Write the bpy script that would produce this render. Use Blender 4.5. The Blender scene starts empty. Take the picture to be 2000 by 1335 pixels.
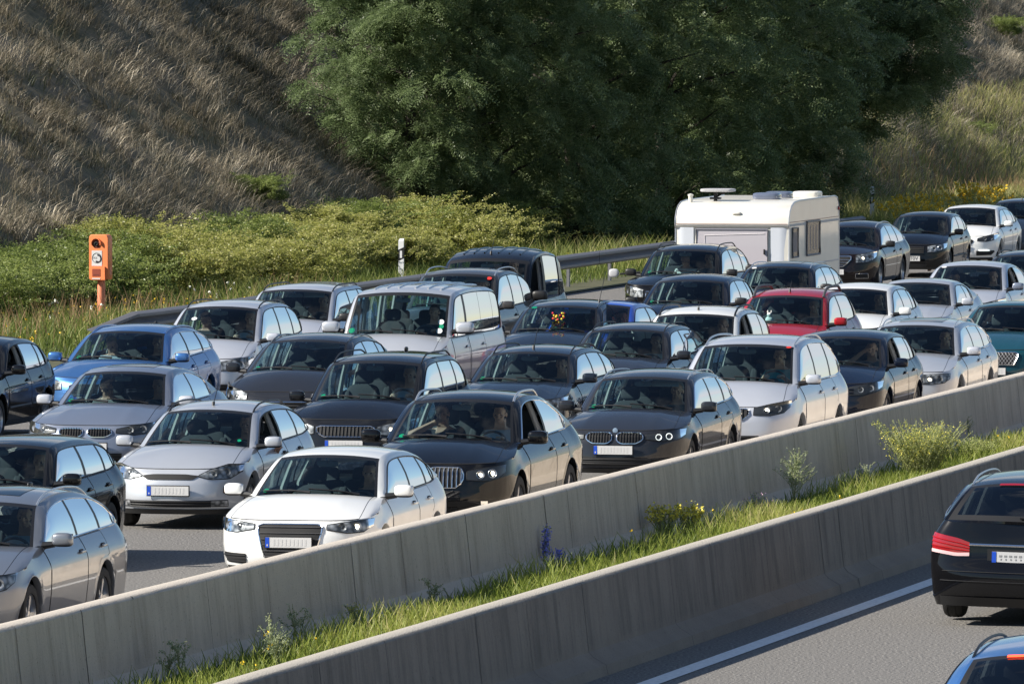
import bpy, bmesh, math, random
import numpy as np
from mathutils import Vector, Matrix
random.seed(5); RNG=np.random.default_rng(5)
C=bpy.context.scene
COL=C.collection
PI=math.pi; R=math.radians
# ---------------------------------------------------------------- camera, light, world
FPX=18500.; CAMH=6.6; YH=-20.
PITCH=math.atan((667.5-YH)/FPX)
TH=R(12.281); SK=1.129; NK=1.0058   # s and n below are in units of SK and NK metres
cam=bpy.data.cameras.new('Camera'); co=bpy.data.objects.new('Camera',cam); COL.objects.link(co)
cam.sensor_width=36; cam.lens=FPX/2000*36; cam.clip_end=3000; cam.clip_start=1
co.location=(0,0,CAMH); co.rotation_euler=(PI/2-PITCH,0,0)
C.camera=co
SUN_EL=R(34.5); sd=Vector((-math.cos(TH),math.sin(TH),0)).normalized()   # horizontal direction towards the sun
sd=Matrix.Rotation(R(26),3,'Z')@sd
w=bpy.data.worlds.new('World'); C.world=w; w.use_nodes=True
nt=w.node_tree; bg=nt.nodes['Background']
sky=nt.nodes.new('ShaderNodeTexSky'); sky.sky_type='NISHITA'; sky.sun_disc=False
sky.sun_elevation=SUN_EL; sky.sun_rotation=math.atan2(sd.x,sd.y)%(2*PI); sky.dust_density=.15
# broken cumulus cloud in the sky, seen only in reflections here
geo=nt.nodes.new('ShaderNodeTexCoord'); nz=nt.nodes.new('ShaderNodeTexNoise'); nz.inputs['Scale'].default_value=3.2; nz.inputs['Detail'].default_value=7
mp=nt.nodes.new('ShaderNodeMapping'); mp.inputs['Scale'].default_value=(1,1,2.6)
rp=nt.nodes.new('ShaderNodeValToRGB'); rp.color_ramp.elements[0].position=.54; rp.color_ramp.elements[1].position=.7
mx=nt.nodes.new('ShaderNodeMixRGB'); mx.inputs[2].default_value=(6.0,6.3,6.8,1)
nt.links.new(geo.outputs['Generated'],mp.inputs[0]); nt.links.new(mp.outputs[0],nz.inputs['Vector']); nt.links.new(nz.outputs['Fac'],rp.inputs[0])
sky.ozone_density=3.
tn=nt.nodes.new('ShaderNodeMixRGB'); tn.blend_type='MULTIPLY'; tn.inputs[0].default_value=1; tn.inputs[2].default_value=(.95,1.0,1.04,1); nt.links.new(sky.outputs[0],tn.inputs[1])
nt.links.new(rp.outputs[0],mx.inputs[0]); nt.links.new(tn.outputs[0],mx.inputs[1]); nt.links.new(mx.outputs[0],bg.inputs[0])
bg.inputs[1].default_value=.06
sl=bpy.data.lights.new('Sun','SUN'); so=bpy.data.objects.new('Sun',sl); COL.objects.link(so)
sl.energy=5; sl.angle=R(.5); sl.color=(1,.94,.84)
tosun=Vector((sd.x*math.cos(SUN_EL),sd.y*math.cos(SUN_EL),math.sin(SUN_EL)))
so.rotation_euler=tosun.to_track_quat('Z','Y').to_euler(); so.location=(-60,120,80)
C.view_settings.view_transform='Standard'; C.view_settings.look='None'; C.view_settings.exposure=.8; C.view_settings.gamma=1
C.render.resolution_x=1024; C.render.resolution_y=683
# ---------------------------------------------------------------- road frame: s along the road, n across it
SV=(math.sin(TH),math.cos(TH)); NV=(math.cos(TH),-math.sin(TH))
def W(s,n,z=0.): return Vector((s*SK*SV[0]+n*NK*NV[0], s*SK*SV[1]+n*NK*NV[1], z))
def unproj(px,py,z):
    rx=(px-1000)/FPX; ry=-(py-667.5)/FPX
    d=Vector((rx,math.cos(PITCH)+ry*math.sin(PITCH),-math.sin(PITCH)+ry*math.cos(PITCH)))
    t=(z-CAMH)/d.z
    return Vector((d.x*t,d.y*t,z))
def to_sn(p): return (p.x*SV[0]+p.y*SV[1])/SK, (p.x*NV[0]+p.y*NV[1])/NK
# ---------------------------------------------------------------- materials
M={}
def mat(name,col=(.5,.5,.5),rough=.5,metal=0.,coat=0.,emit=None,es=1.,spec=.5,coatr=.04,alpha=None):
    if name in M: return M[name]
    m=bpy.data.materials.new(name); m.use_nodes=True; b=m.node_tree.nodes['Principled BSDF']
    b.inputs['Base Color'].default_value=(*col,1); b.inputs['Roughness'].default_value=rough; b.inputs['Metallic'].default_value=metal
    b.inputs['Coat Weight'].default_value=coat; b.inputs['Coat Roughness'].default_value=coatr; b.inputs['Specular IOR Level'].default_value=spec
    if emit: b.inputs['Emission Color'].default_value=(*emit,1); b.inputs['Emission Strength'].default_value=es
    M[name]=m; return m
def N(m,t,**k):
    n=m.node_tree.nodes.new(t)
    for a,v in k.items():
        if a in n.inputs: n.inputs[a].default_value=v
        else: setattr(n,a,v)
    return n
def L_(m,a,b): m.node_tree.links.new(a,b)
def paint(name,col,metal=0.,rough=.4,dirt=.12):
    lum=sum(col)/3; ds=.5 if lum>.15 else (.1 if lum>.03 else .04)
    m=mat(name,col,rough,metal,1.,coatr=.03)
    b=m.node_tree.nodes['Principled BSDF']
    if lum<.2: b.inputs['Specular IOR Level'].default_value=.05; b.inputs['Metallic'].default_value=(metal*.35 if lum>.06 else 0); b.inputs['Coat IOR'].default_value=1.42
    tc=N(m,'ShaderNodeTexCoord'); n1=N(m,'ShaderNodeTexNoise',Scale=3.,Detail=6.)
    r=N(m,'ShaderNodeValToRGB'); r.color_ramp.elements[0].position=.4; r.color_ramp.elements[1].position=.75
    r.color_ramp.elements[0].color=(0,0,0,1); r.color_ramp.elements[1].color=(dirt,dirt,dirt,1)
    # road dust that lies low on the body
    sx=N(m,'ShaderNodeSeparateXYZ'); mr=N(m,'ShaderNodeMapRange'); mr.inputs[1].default_value=.15; mr.inputs[2].default_value=.75; mr.inputs[3].default_value=.35; mr.inputs[4].default_value=.04
    mixf=N(m,'ShaderNodeMath',operation='ADD'); mix=N(m,'ShaderNodeMixRGB'); mix.inputs[1].default_value=(*col,1); mix.inputs[2].default_value=(.16,.145,.12,1)
    ml=N(m,'ShaderNodeMath',operation='MULTIPLY')
    L_(m,tc.outputs['Object'],n1.inputs['Vector']); L_(m,tc.outputs['Object'],sx.inputs[0]); L_(m,sx.outputs['Z'],mr.inputs[0])
    L_(m,n1.outputs['Fac'],r.inputs[0]); L_(m,mr.outputs[0],ml.inputs[0]); L_(m,n1.outputs['Fac'],ml.inputs[1]); L_(m,ml.outputs[0],mixf.inputs[0]); L_(m,r.outputs[0],mixf.inputs[1])
    sc=N(m,'ShaderNodeMath',operation='MULTIPLY'); sc.inputs[1].default_value=ds
    L_(m,mixf.outputs[0],sc.inputs[0]); L_(m,sc.outputs[0],mix.inputs[0]); L_(m,mix.outputs[0],b.inputs['Base Color'])
    mr2=N(m,'ShaderNodeMapRange'); mr2.inputs[3].default_value=.01; mr2.inputs[4].default_value=.08; L_(m,sc.outputs[0],mr2.inputs[0]); L_(m,mr2.outputs[0],b.inputs['Coat Roughness'])
    return m
def glassmat(name,tint,ior=1.75,gl=(1,1,1)):
    m=bpy.data.materials.new(name); m.use_nodes=True; nt=m.node_tree; nt.nodes.clear()
    o=N(m,'ShaderNodeOutputMaterial'); t=N(m,'ShaderNodeBsdfTransparent'); t.inputs[0].default_value=(*tint,1)
    g=N(m,'ShaderNodeBsdfGlossy'); g.inputs['Roughness'].default_value=.015; g.inputs[0].default_value=(*gl,1)
    f=N(m,'ShaderNodeFresnel'); f.inputs[0].default_value=ior; x=N(m,'ShaderNodeMixShader')
    L_(m,f.outputs[0],x.inputs[0]); L_(m,t.outputs[0],x.inputs[1]); L_(m,g.outputs[0],x.inputs[2]); L_(m,x.outputs[0],o.inputs[0])
    M[name]=m; return m
G_WIN=glassmat('windscreen_glass',(.66,.87,.89),1.48)
G_SIDE=glassmat('side_glass',(.5,.6,.62),1.55)
G_DARK=glassmat('privacy_glass',(.09,.1,.11),1.85)
G_LENS=glassmat('lens_glass',(.93,.95,.95),1.28)
BLK=mat('black_trim',(.012,.012,.013),.45)
RUB=mat('tyre_rubber',(.014,.014,.014),.8)
DRK=mat('dark_cavity',(.006,.006,.007),.7)
CHR=mat('chrome_trim',(.75,.76,.78),.12,1.)
RIM=mat('alloy_rim',(.55,.56,.58),.28,.9)
RIMD=mat('dark_rim',(.1,.1,.11),.3,.7)
PLT=mat('plate_white',(.56,.555,.55),.5)
PLB=mat('plate_blue',(.01,.07,.5),.4)
INT=mat('interior_charcoal',(.035,.037,.04),.75)
SEATM=mat('seat_fabric',(.05,.05,.055),.85)
SEATB=mat('seat_fabric_beige',(.22,.18,.13),.8)
REFL=mat('lamp_reflector',(.5,.52,.54),.28,.4)
_m=REFL; _b=_m.node_tree.nodes['Principled BSDF']; _tc=N(_m,'ShaderNodeTexCoord'); _v=N(_m,'ShaderNodeTexVoronoi',Scale=16.); _r=N(_m,'ShaderNodeValToRGB'); _r.color_ramp.elements[0].color=(.55,.56,.58,1); _r.color_ramp.elements[1].color=(.06,.065,.07,1); _r.color_ramp.elements[1].position=.75
L_(_m,_tc.outputs['Object'],_v.inputs['Vector']); L_(_m,_v.outputs['Distance'],_r.inputs[0]); L_(_m,_r.outputs[0],_b.inputs['Base Color'])
REFD=mat('lamp_housing_dark',(.03,.032,.036),.3,.0)
LIT=mat('lamp_lit',(1,1,1),.3,emit=(1,.86,.62),es=6.)
LITW=mat('lamp_lit_white',(.8,.8,.8),.3,emit=(.9,1,.97),es=.5)
AMB=mat('amber_lens',(.8,.22,.02),.15,coat=1.)
REDL=mat('tail_lamp_red',(.3,.004,.008),.15,coat=1.)
REDE=mat('brake_lamp_lit',(.9,.05,.02),.3,emit=(1,.07,.02),es=2.2)
GRNS=mat('green_sticker',(.0,.22,.11),.4); WHS=mat('white_sticker',(.75,.75,.75),.5); REDS=mat('red_sticker',(.6,.03,.02),.5)
GRYP=mat('grey_plastic',(.06,.062,.066),.55)
# ---------------------------------------------------------------- object helpers
def link(o,parent=None):
    COL.objects.link(o)
    if parent: o.parent=parent
    return o
def mesh_obj(name,v,f,mats,parent=None,mi=None,smooth=True,angle=40):
    me=bpy.data.meshes.new(name); me.from_pydata([tuple(map(float,p)) for p in v],[],[tuple(map(int,q)) for q in f])
    for m in (mats if isinstance(mats,(list,tuple)) else [mats]): me.materials.append(m)
    if mi is not None: me.polygons.foreach_set('material_index',np.array(mi,dtype=np.int32))
    if smooth:
        me.polygons.foreach_set('use_smooth',np.ones(len(me.polygons),dtype=bool))
        if angle: me.set_sharp_from_angle(angle=R(angle))
    me.update(); o=bpy.data.objects.new(name,me); link(o,parent); return o
def big_mesh(name,verts,faces,mats,parent=None,attr=None,mi=None,smooth=False):
    """verts (N,3) faces (M,k) numpy arrays, built quickly"""
    me=bpy.data.meshes.new(name); k=faces.shape[1]; nv=len(verts); nf=len(faces)
    me.vertices.add(nv); me.vertices.foreach_set('co',verts.astype(np.float32).ravel())
    me.loops.add(nf*k); me.loops.foreach_set('vertex_index',faces.astype(np.int32).ravel())
    me.polygons.add(nf); me.polygons.foreach_set('loop_start',np.arange(0,nf*k,k,dtype=np.int32))
    for m in (mats if isinstance(mats,(list,tuple)) else [mats]): me.materials.append(m)
    if mi is not None: me.polygons.foreach_set('material_index',mi.astype(np.int32))
    if smooth: me.polygons.foreach_set('use_smooth',np.ones(nf,dtype=bool))
    me.update(calc_edges=True)
    if attr is not None:
        a=me.attributes.new('rnd','FLOAT','POINT'); a.data.foreach_set('value',attr.astype(np.float32))
    o=bpy.data.objects.new(name,me); link(o,parent); return o
def tag(o,label=None,cat=None,group=None,kind=None):
    if label: o['label']=label
    if cat: o['category']=cat
    if group: o['group']=group
    if kind: o['kind']=kind
    return o
def empty(name,loc=(0,0,0),rz=0.,label=None,cat=None,group=None):
    o=bpy.data.objects.new(name,None); o.location=loc; o.rotation_euler=(0,0,rz); o.empty_display_size=.2; link(o); return tag(o,label,cat,group)
def copy_tree(o,parent=None):
    c=o.copy(); COL.objects.link(c); c.parent=parent
    for ch in list(o.children): copy_tree(ch,c)
    return c
class MB:
    def __init__(s): s.v=[]; s.f=[]; s.m=[]
    def add(s,v,f,m=0):
        b=len(s.v); s.v+=[tuple(p) for p in v]; s.f+=[tuple(i+b for i in q) for q in f]; s.m+=[m]*len(f); return s
    def grid(s,g,m=0,closed_u=False,mf=None):
        """g: list of rows of points"""
        nr=len(g); nc=len(g[0]); v=[p for r in g for p in r]; f=[]; ms=[]
        for i in range(nr-1):
            for j in range(nc if closed_u else nc-1):
                j2=(j+1)%nc
                f.append((i*nc+j,i*nc+j2,(i+1)*nc+j2,(i+1)*nc+j)); ms.append(mf(i,j) if mf else m)
        b=len(s.v); s.v+=[tuple(p) for p in v]; s.f+=[tuple(i+b for i in q) for q in f]; s.m+=ms; return s
    def box(s,c,d,m=0,rot=None,taper=None):
        x,y,z=[q/2 for q in d]; pts=[Vector(p) for p in [(-x,-y,-z),(x,-y,-z),(x,y,-z),(-x,y,-z),(-x,-y,z),(x,-y,z),(x,y,z),(-x,y,z)]]
        if taper:
            for p in pts[4:]: p.x*=taper[0]; p.y*=taper[1]
        if rot: pts=[rot@p for p in pts]
        return s.add([p+Vector(c) for p in pts],[(0,3,2,1),(4,5,6,7),(0,1,5,4),(1,2,6,5),(2,3,7,6),(3,0,4,7)],m)
    def rbox(s,c,d,r=.3,m=0,rot=None,n=4,nu=10):
        """superellipsoid block with rounded edges"""
        g=[]; e=r
        sg=lambda a,p: math.copysign(abs(a)**p,a)
        for i in range(nu+1):
            ph=-PI/2+PI*i/nu; row=[]
            for j in range(2*nu):
                t=2*PI*j/(2*nu)
                p=Vector((sg(math.cos(ph),e)*sg(math.cos(t),e)*d[0]/2,sg(math.cos(ph),e)*sg(math.sin(t),e)*d[1]/2,sg(math.sin(ph),e)*d[2]/2))
                if rot: p=rot@p
                row.append(p+Vector(c))
            g.append(row)
        return s.grid(g,m,True)
    def tube(s,pts,r,m=0,n=6,closed=False,cap=True):
        pts=[Vector(p) for p in pts]; k=len(pts); rs=r if isinstance(r,(list,tuple)) else [r]*k
        g=[]
        up0=None
        for i,p in enumerate(pts):
            if closed: t=pts[(i+1)%k]-pts[i-1]
            else: t=pts[min(i+1,k-1)]-pts[max(i-1,0)]
            t.normalize()
            if up0 is None:
                up0=Vector((0,0,1)) if abs(t.z)<.9 else Vector((1,0,0))
            a=t.cross(up0)
            if a.length<1e-4: a=t.cross(Vector((.3,1,.2)))
            a.normalize(); b=a.cross(t); b.normalize(); up0=b
            g.append([p+a*(rs[i]*math.cos(2*PI*j/n))+b*(rs[i]*math.sin(2*PI*j/n)) for j in range(n)])
        if closed: g.append(g[0])
        base=len(s.v); s.grid(g,m,True)
        if cap and not closed:
            s.f.append(tuple(base+j for j in range(n))[::-1]); s.m.append(m)
            s.f.append(tuple(base+(k-1)*n+j for j in range(n))); s.m.append(m)
        return s
    def lathe(s,prof,axis='x',c=(0,0,0),n=24,m=0):
        """prof list of (axial,radius)"""
        g=[]
        for a,r in prof:
            row=[]
            for j in range(n):
                t=2*PI*j/n
                p=(a,r*math.cos(t),r*math.sin(t)) if axis=='x' else ((r*math.cos(t),a,r*math.sin(t)) if axis=='y' else (r*math.cos(t),r*math.sin(t),a))
                row.append((p[0]+c[0],p[1]+c[1],p[2]+c[2]))
            g.append(row)
        return s.grid(g,m,True)
    def build(s,name,mats,parent=None,smooth=True,angle=40): return mesh_obj(name,s.v,s.f,mats,parent,s.m,smooth,angle)
def lerp(a,b,t): return a+(b-a)*t
def pl(pts,x):
    """piecewise linear"""
    if x<=pts[0][0]: return pts[0][1]
    for (a,b),(c,d) in zip(pts,pts[1:]):
        if x<=c: return b+(d-b)*(x-a)/(c-a if c!=a else 1)
    return pts[-1][1]
def sst(x): x=max(0,min(1,x)); return x*x*(3-2*x)
# ---------------------------------------------------------------- wheels, seats (shared meshes)
_wh={}
def wheel_data(style):
    if style in _wh: return _wh[style]
    mb=MB(); Rr=.32
    mb.lathe([(-.1,.2),(-.105,.25),(-.1,.295),(-.07,.318),(0,.322),(.06,.318),(.092,.297),(.1,.25),(.094,.215),(.08,.21)],'x',n=32)
    for t in (-.04,0,.04): mb.lathe([(t-.003,.323),(t,.316),(t+.003,.323)],'x',n=32)
    ty=mb.build('tyre',RUB); tyd=ty.data; bpy.data.objects.remove(ty)
    mb=MB(); mb.lathe([(.08,.212),(.085,.205),(.07,.198),(-.05,.19)],'x',n=32)
    mb.lathe([(-.03,.19),(-.03,.0)],'x',n=32,m=1)
    ns={'five':5,'ten':10,'multi':14,'cap':7}[style]
    for k in range(ns):
        t=2*PI*k/ns; wd=.05 if style in('five','cap') else .02
        if style=='cap': wd=.08
        for rr0,rr1,w0,w1 in [(.03,.2,wd*.75,wd)]:
            d=Vector((0,math.cos(t),math.sin(t))); e=Vector((0,-math.sin(t),math.cos(t)))
            p=[d*rr0-e*w0/2,d*rr0+e*w0/2,d*rr1+e*w1/2,d*rr1-e*w1/2]
            v=[q+Vector((.062 if i<2 else .07,0,0)) for i,q in enumerate(p)]+[q+Vector((.03,0,0)) for q in p]
            mb.add(v,[(0,1,2,3),(0,4,5,1),(1,5,6,2),(2,6,7,3),(3,7,4,0)],0)
    mb.lathe([(.045,.05),(.068,.045),(.072,.0)],'x',n=16)
    rm=mb.build('rim',[RIM,DRK]); rmd=rm.data; bpy.data.objects.remove(rm)
    _wh[style]=(tyd,rmd); return _wh[style]
def add_wheel(parent,x,y,Rt,side,style):
    ty,rm=wheel_data(style)
    e=bpy.data.objects.new('wheel',ty); link(e,parent); e.location=(x,y,Rt); s=Rt/.322; e.scale=(s,s,s)
    if side<0: e.rotation_euler=(0,0,PI)
    r=bpy.data.objects.new('rim',rm); link(r,e); return e
_seat={}
def seat_data(m):
    if m.name in _seat: return _seat[m.name]
    mb=MB(); rot=Matrix.Rotation(R(-16),3,'X')
    mb.rbox((0,-.02,-.05),(.5,.52,.17),.45,0); mb.rbox((0,.27,.3),(.48,.14,.62),.45,0,rot)
    for s in (-1,1): mb.rbox((s*.2,.22,.27),(.1,.16,.5),.6,0,rot)
    o=mb.build('seat',m); d=o.data; bpy.data.objects.remove(o)
    mb=MB(); mb.rbox((0,.4,.7),(.27,.1,.19),.55,0,rot)
    for s in (-1,1): mb.tube([(s*.06,.37,.56),(s*.06,.4,.7)],.008)
    o=mb.build('headrest',m); h=o.data; bpy.data.objects.remove(o)
    _seat[m.name]=(d,h); return d,h
# ---------------------------------------------------------------- car builder
BASE=dict(L=4.3,W=1.78,H=1.46,y1=.88,y2=3.48,Rt=.315,zl=.2,Df=.72,pf=2.7,Dr=.4,pr=3.4,
 yc=1.12,bw=.2,zc=1.0,zb0=.95,zb1=1.02,zh=.73,zf=.82,yw=1.92,wr=.57,wb=.775,pil=.075,hzw=1.37,yrt=3.75,zrt=1.36,yrb=4.15,zrb=1.06,zre=1.0,crown=.055,
 fw=.062,fwd=.1,pillars=[(2.62,2.72),(3.45,3.55)],wend=9.,sl=.12,hcrown=.02,ridge=0.,rear='hatch',
 off=[(0,.1),(.1,.045),(.25,.0),(.42,.0),(.5,.012),(.7,.03),(.88,.07),(1,.15)],
 roff=[(0,.1),(.15,.02),(.35,0),(.5,.0),(.55,.05),(.8,.08),(1,.12)],trim='black',rails=None,wheel='five',
 side_glass='side',rear_glass='dark')
def dv(**k): d=dict(BASE); d.update(k); return d
class Car:
    def __init__(s,d):
        s.__dict__.update(d)
        s.bs=s.yc+s.bw        # y of the windscreen's lower corners
        x0=s.topw(s.bs)-s.pil
        P=[(x0,s.bs,s.zb0),(lerp(x0,s.wr,.3),lerp(s.bs,s.yw+.1,.28),lerp(s.zb0,s.hzw,.335)),(lerp(x0,s.wr,.75),lerp(s.bs,s.yw+.1,.72),lerp(s.zb0,s.hzw,.79)),
           (s.wr,s.yw+.1,s.hzw),(s.wr+.01,lerp(s.yw,s.yrt,.3),s.H-s.crown),(s.wr+.005,lerp(s.yw,s.yrt,.65),s.H-s.crown-.005),(s.wr-.02,s.yrt,s.zrt),
           (lerp(s.wr-.02,s.topw(s.yrb),.5),lerp(s.yrt,s.yrb,.56),lerp(s.zrt,s.zrb,.45)),(s.topw(s.yrb),s.yrb,s.zrb)]
        P=[Vector(p) for p in P]
        for it in range(3):
            q=[P[0]]
            for a,b in zip(P,P[1:]): q+=[a*.75+b*.25,a*.25+b*.75]
            q.append(P[-1]); P=q
        s.path=P; s.cum=[0]
        for a,b in zip(P,P[1:]): s.cum.append(s.cum[-1]+(b-a).length)
        s.T=s.cum[-1]
        s.tW=s.t_at_y(s.yw+.08); s.tR=s.t_at_y(s.yrt-.02)
    def O(s,t):
        t=max(0,min(s.T,t))
        for i in range(len(s.cum)-1):
            if t<=s.cum[i+1]:
                k=(t-s.cum[i])/max(1e-9,s.cum[i+1]-s.cum[i]); return s.path[i].lerp(s.path[i+1],k)
        return s.path[-1].copy()
    def t_at_y(s,y):
        lo,hi=0,s.T
        for _ in range(30):
            m=(lo+hi)/2
            if s.O(m).y<y: lo=m
            else: hi=m
        return lo
    def instop(s,y):
        it=.035; ib=s.W/2-s.wb
        if y<s.Df: return it
        if y<s.bs: return it+(ib-it)*sst((y-s.Df)/(s.bs-s.Df))
        if y<s.yrb-.3: return ib
        return lerp(ib,ib+.01,sst((y-s.yrb+.3)/.5))
    def topw(s,y):
        h=s.W/2-s.instop(y)
        if y>s.L-s.Dr:
            k=1-min(1,(y-(s.L-s.Dr)*1.)/s.Dr)   # 1 at start ->0 at tip
            dist=1-k                             # fraction of Dr used from start
            # rear y = L - Dr*(1-(1-a^p)^(1/p)) => (1-a^p)^(1/p)=dist
            a=(max(0,1-dist**s.pr))**(1/s.pr); return h*a
        return h
    def ztop(s,y):
        if y<s.Df: return lerp(s.zh,s.zf,max(0,y)/s.Df)
        if y<s.bs: return lerp(s.zf,s.zb0,s.g((y-s.Df)/(s.bs-s.Df)))
        if y<s.yrb: return lerp(s.zb0,s.zb1,(y-s.bs)/(s.yrb-s.bs)) if y<s.yrb-.5 else lerp(lerp(s.zb0,s.zb1,(s.yrb-.5-s.bs)/(s.yrb-s.bs)),s.zrb,sst((y-s.yrb+.5)/.5))
        return lerp(s.zrb,s.zre,min(1,(y-s.yrb)/max(.02,s.L-s.yrb)))
    def g(s,t): return 1-(1-max(0,min(1,t)))**1.45
    def inslow(s,v): return pl([(0,.07),(.1,.035),(.25,.02),(.42,.004),(.55,.0),(.72,.0),(.8,.004),(1,.0)],v)
    def shape(s,v): return 0 if v<.72 else ((v-.72)/.28)**1.5
    def zlow(s,y):
        z=s.zl+ (0.0 if y<s.y1 else 0)
        for yw in (s.y1,s.y2):
            Ra=s.Rt+.05; d=abs(y-yw)
            if d<Ra: z=max(z,s.Rt+math.sqrt(Ra*Ra-d*d))
        return z
    def hw(s,v,y): return s.W/2-s.inslow(v)-s.instop(y)*s.shape(v)
    def lev(s,v,y):
        z=s.zl+v*(s.ztop(y)-s.zl); za=s.zlow(y)
        if za>s.zl+.001 and z<za+v*.03: z=za+v*.03
        return z
    def flare(s,y,z):
        e=0
        for yw in (s.y1,s.y2):
            d=math.hypot(y-yw,z-s.Rt)-(s.Rt+.05); e=max(e,.014*math.exp(-(d/.05)**2))
        return e
    def side_pt(s,y,v,sd=1,off=0.):
        z=s.lev(v,y); return Vector((sd*(s.hw(v,y)+s.flare(y,z)+off),y,z))
    def fy(s,a,v): return pl(s.off,v)*(1-a*a)+s.Df*(1-max(0,1-a**s.pf)**(1/s.pf))
    def ry(s,a,v): return s.L-pl(s.roff,v)*(1-a*a)-s.Dr*(1-max(0,1-a**s.pr)**(1/s.pr))
    def front_raw(s,x,z,rear=False):
        y=.1 if not rear else s.L-.1
        for _ in range(6):
            v=max(0,min(1,(z-s.zl)/(s.ztop(y)-s.zl))); a=min(.999,abs(x)/s.hw(v,y if not rear else s.L))
            y=s.fy(a,v) if not rear else s.ry(a,v)
        return Vector((x,y,z))
    def fpt(s,x,z,off=0.,rear=False):
        sg=1 if x>=0 else -1; x=abs(x)
        if abs(x)<1e-4: x=1e-4
        p=s.front_raw(x,z,rear); e=.012
        tx=s.front_raw(x+e,z,rear)-s.front_raw(max(0,x-e),z,rear); tz=s.front_raw(x,z+e,rear)-s.front_raw(x,z-e,rear)
        n=tx.cross(tz); n.normalize()
        if (n.y>0)!=rear: n=-n
        p=p+n*off; p.x*=sg
        return p
    # hoop
    def bow(s,t):
        if t<=s.tW: return lerp(s.bw,s.bw*.55,t/s.tW)
        if t<s.tR: return lerp(s.bw*.55,-.06,(t-s.tW)/(s.tR-s.tW))
        return lerp(-.06,-.08,(t-s.tR)/(s.T-s.tR))
    def crn(s,t):
        if t<=s.tW: return lerp(s.zc-s.zb0,s.crown*.8,t/s.tW)
        if t<s.tR: return lerp(s.crown*.8,s.crown,min(1,(t-s.tW)/.6))
        return lerp(s.crown,.01,(t-s.tR)/(s.T-s.tR))
    def hoop(s,a,t):
        o=s.O(t); return Vector((a*o.x,o.y-s.bow(t)*(1-a*a),o.z+s.crn(t)*(1-abs(a)**2.3)))
    def wside(s,y,z):
        zr=s.H-s.crown; zb=s.ztop(y); k=max(0,min(1,(z-zb)/(zr-zb))); return lerp(s.topw(y),s.wr+.045,k**1.2)
    def I(s,t):
        o=s.O(t); e=.03; d=s.O(t+e)-s.O(t-e); q=math.hypot(d.y,d.z); nx,nz=d.z/q,-d.y/q
        f=s.fw if t<s.tR-.3 else lerp(s.fw,s.fwd,min(1,(t-s.tR+.3)/.5))
        y=o.y+nx*f; z=o.z+nz*f
        y=max(s.bs+.02,min(s.yrb-.02,y)); zb=s.ztop(y)+.012
        if z<zb: z=zb
        return Vector((s.wside(y,z),y,z))
    def slant(s,y): return s.sl*sst((y-s.bs-.35)/(s.yrb-s.bs))
    def B(s,t):
        i=s.I(t); y=i.y+s.slant(i.y)*min(1,(i.z-s.ztop(i.y))/.3); y=min(y,s.yrb-.01); return Vector((s.topw(y),y,s.ztop(y)+.002))
def nlist(*a): return list(a)
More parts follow.
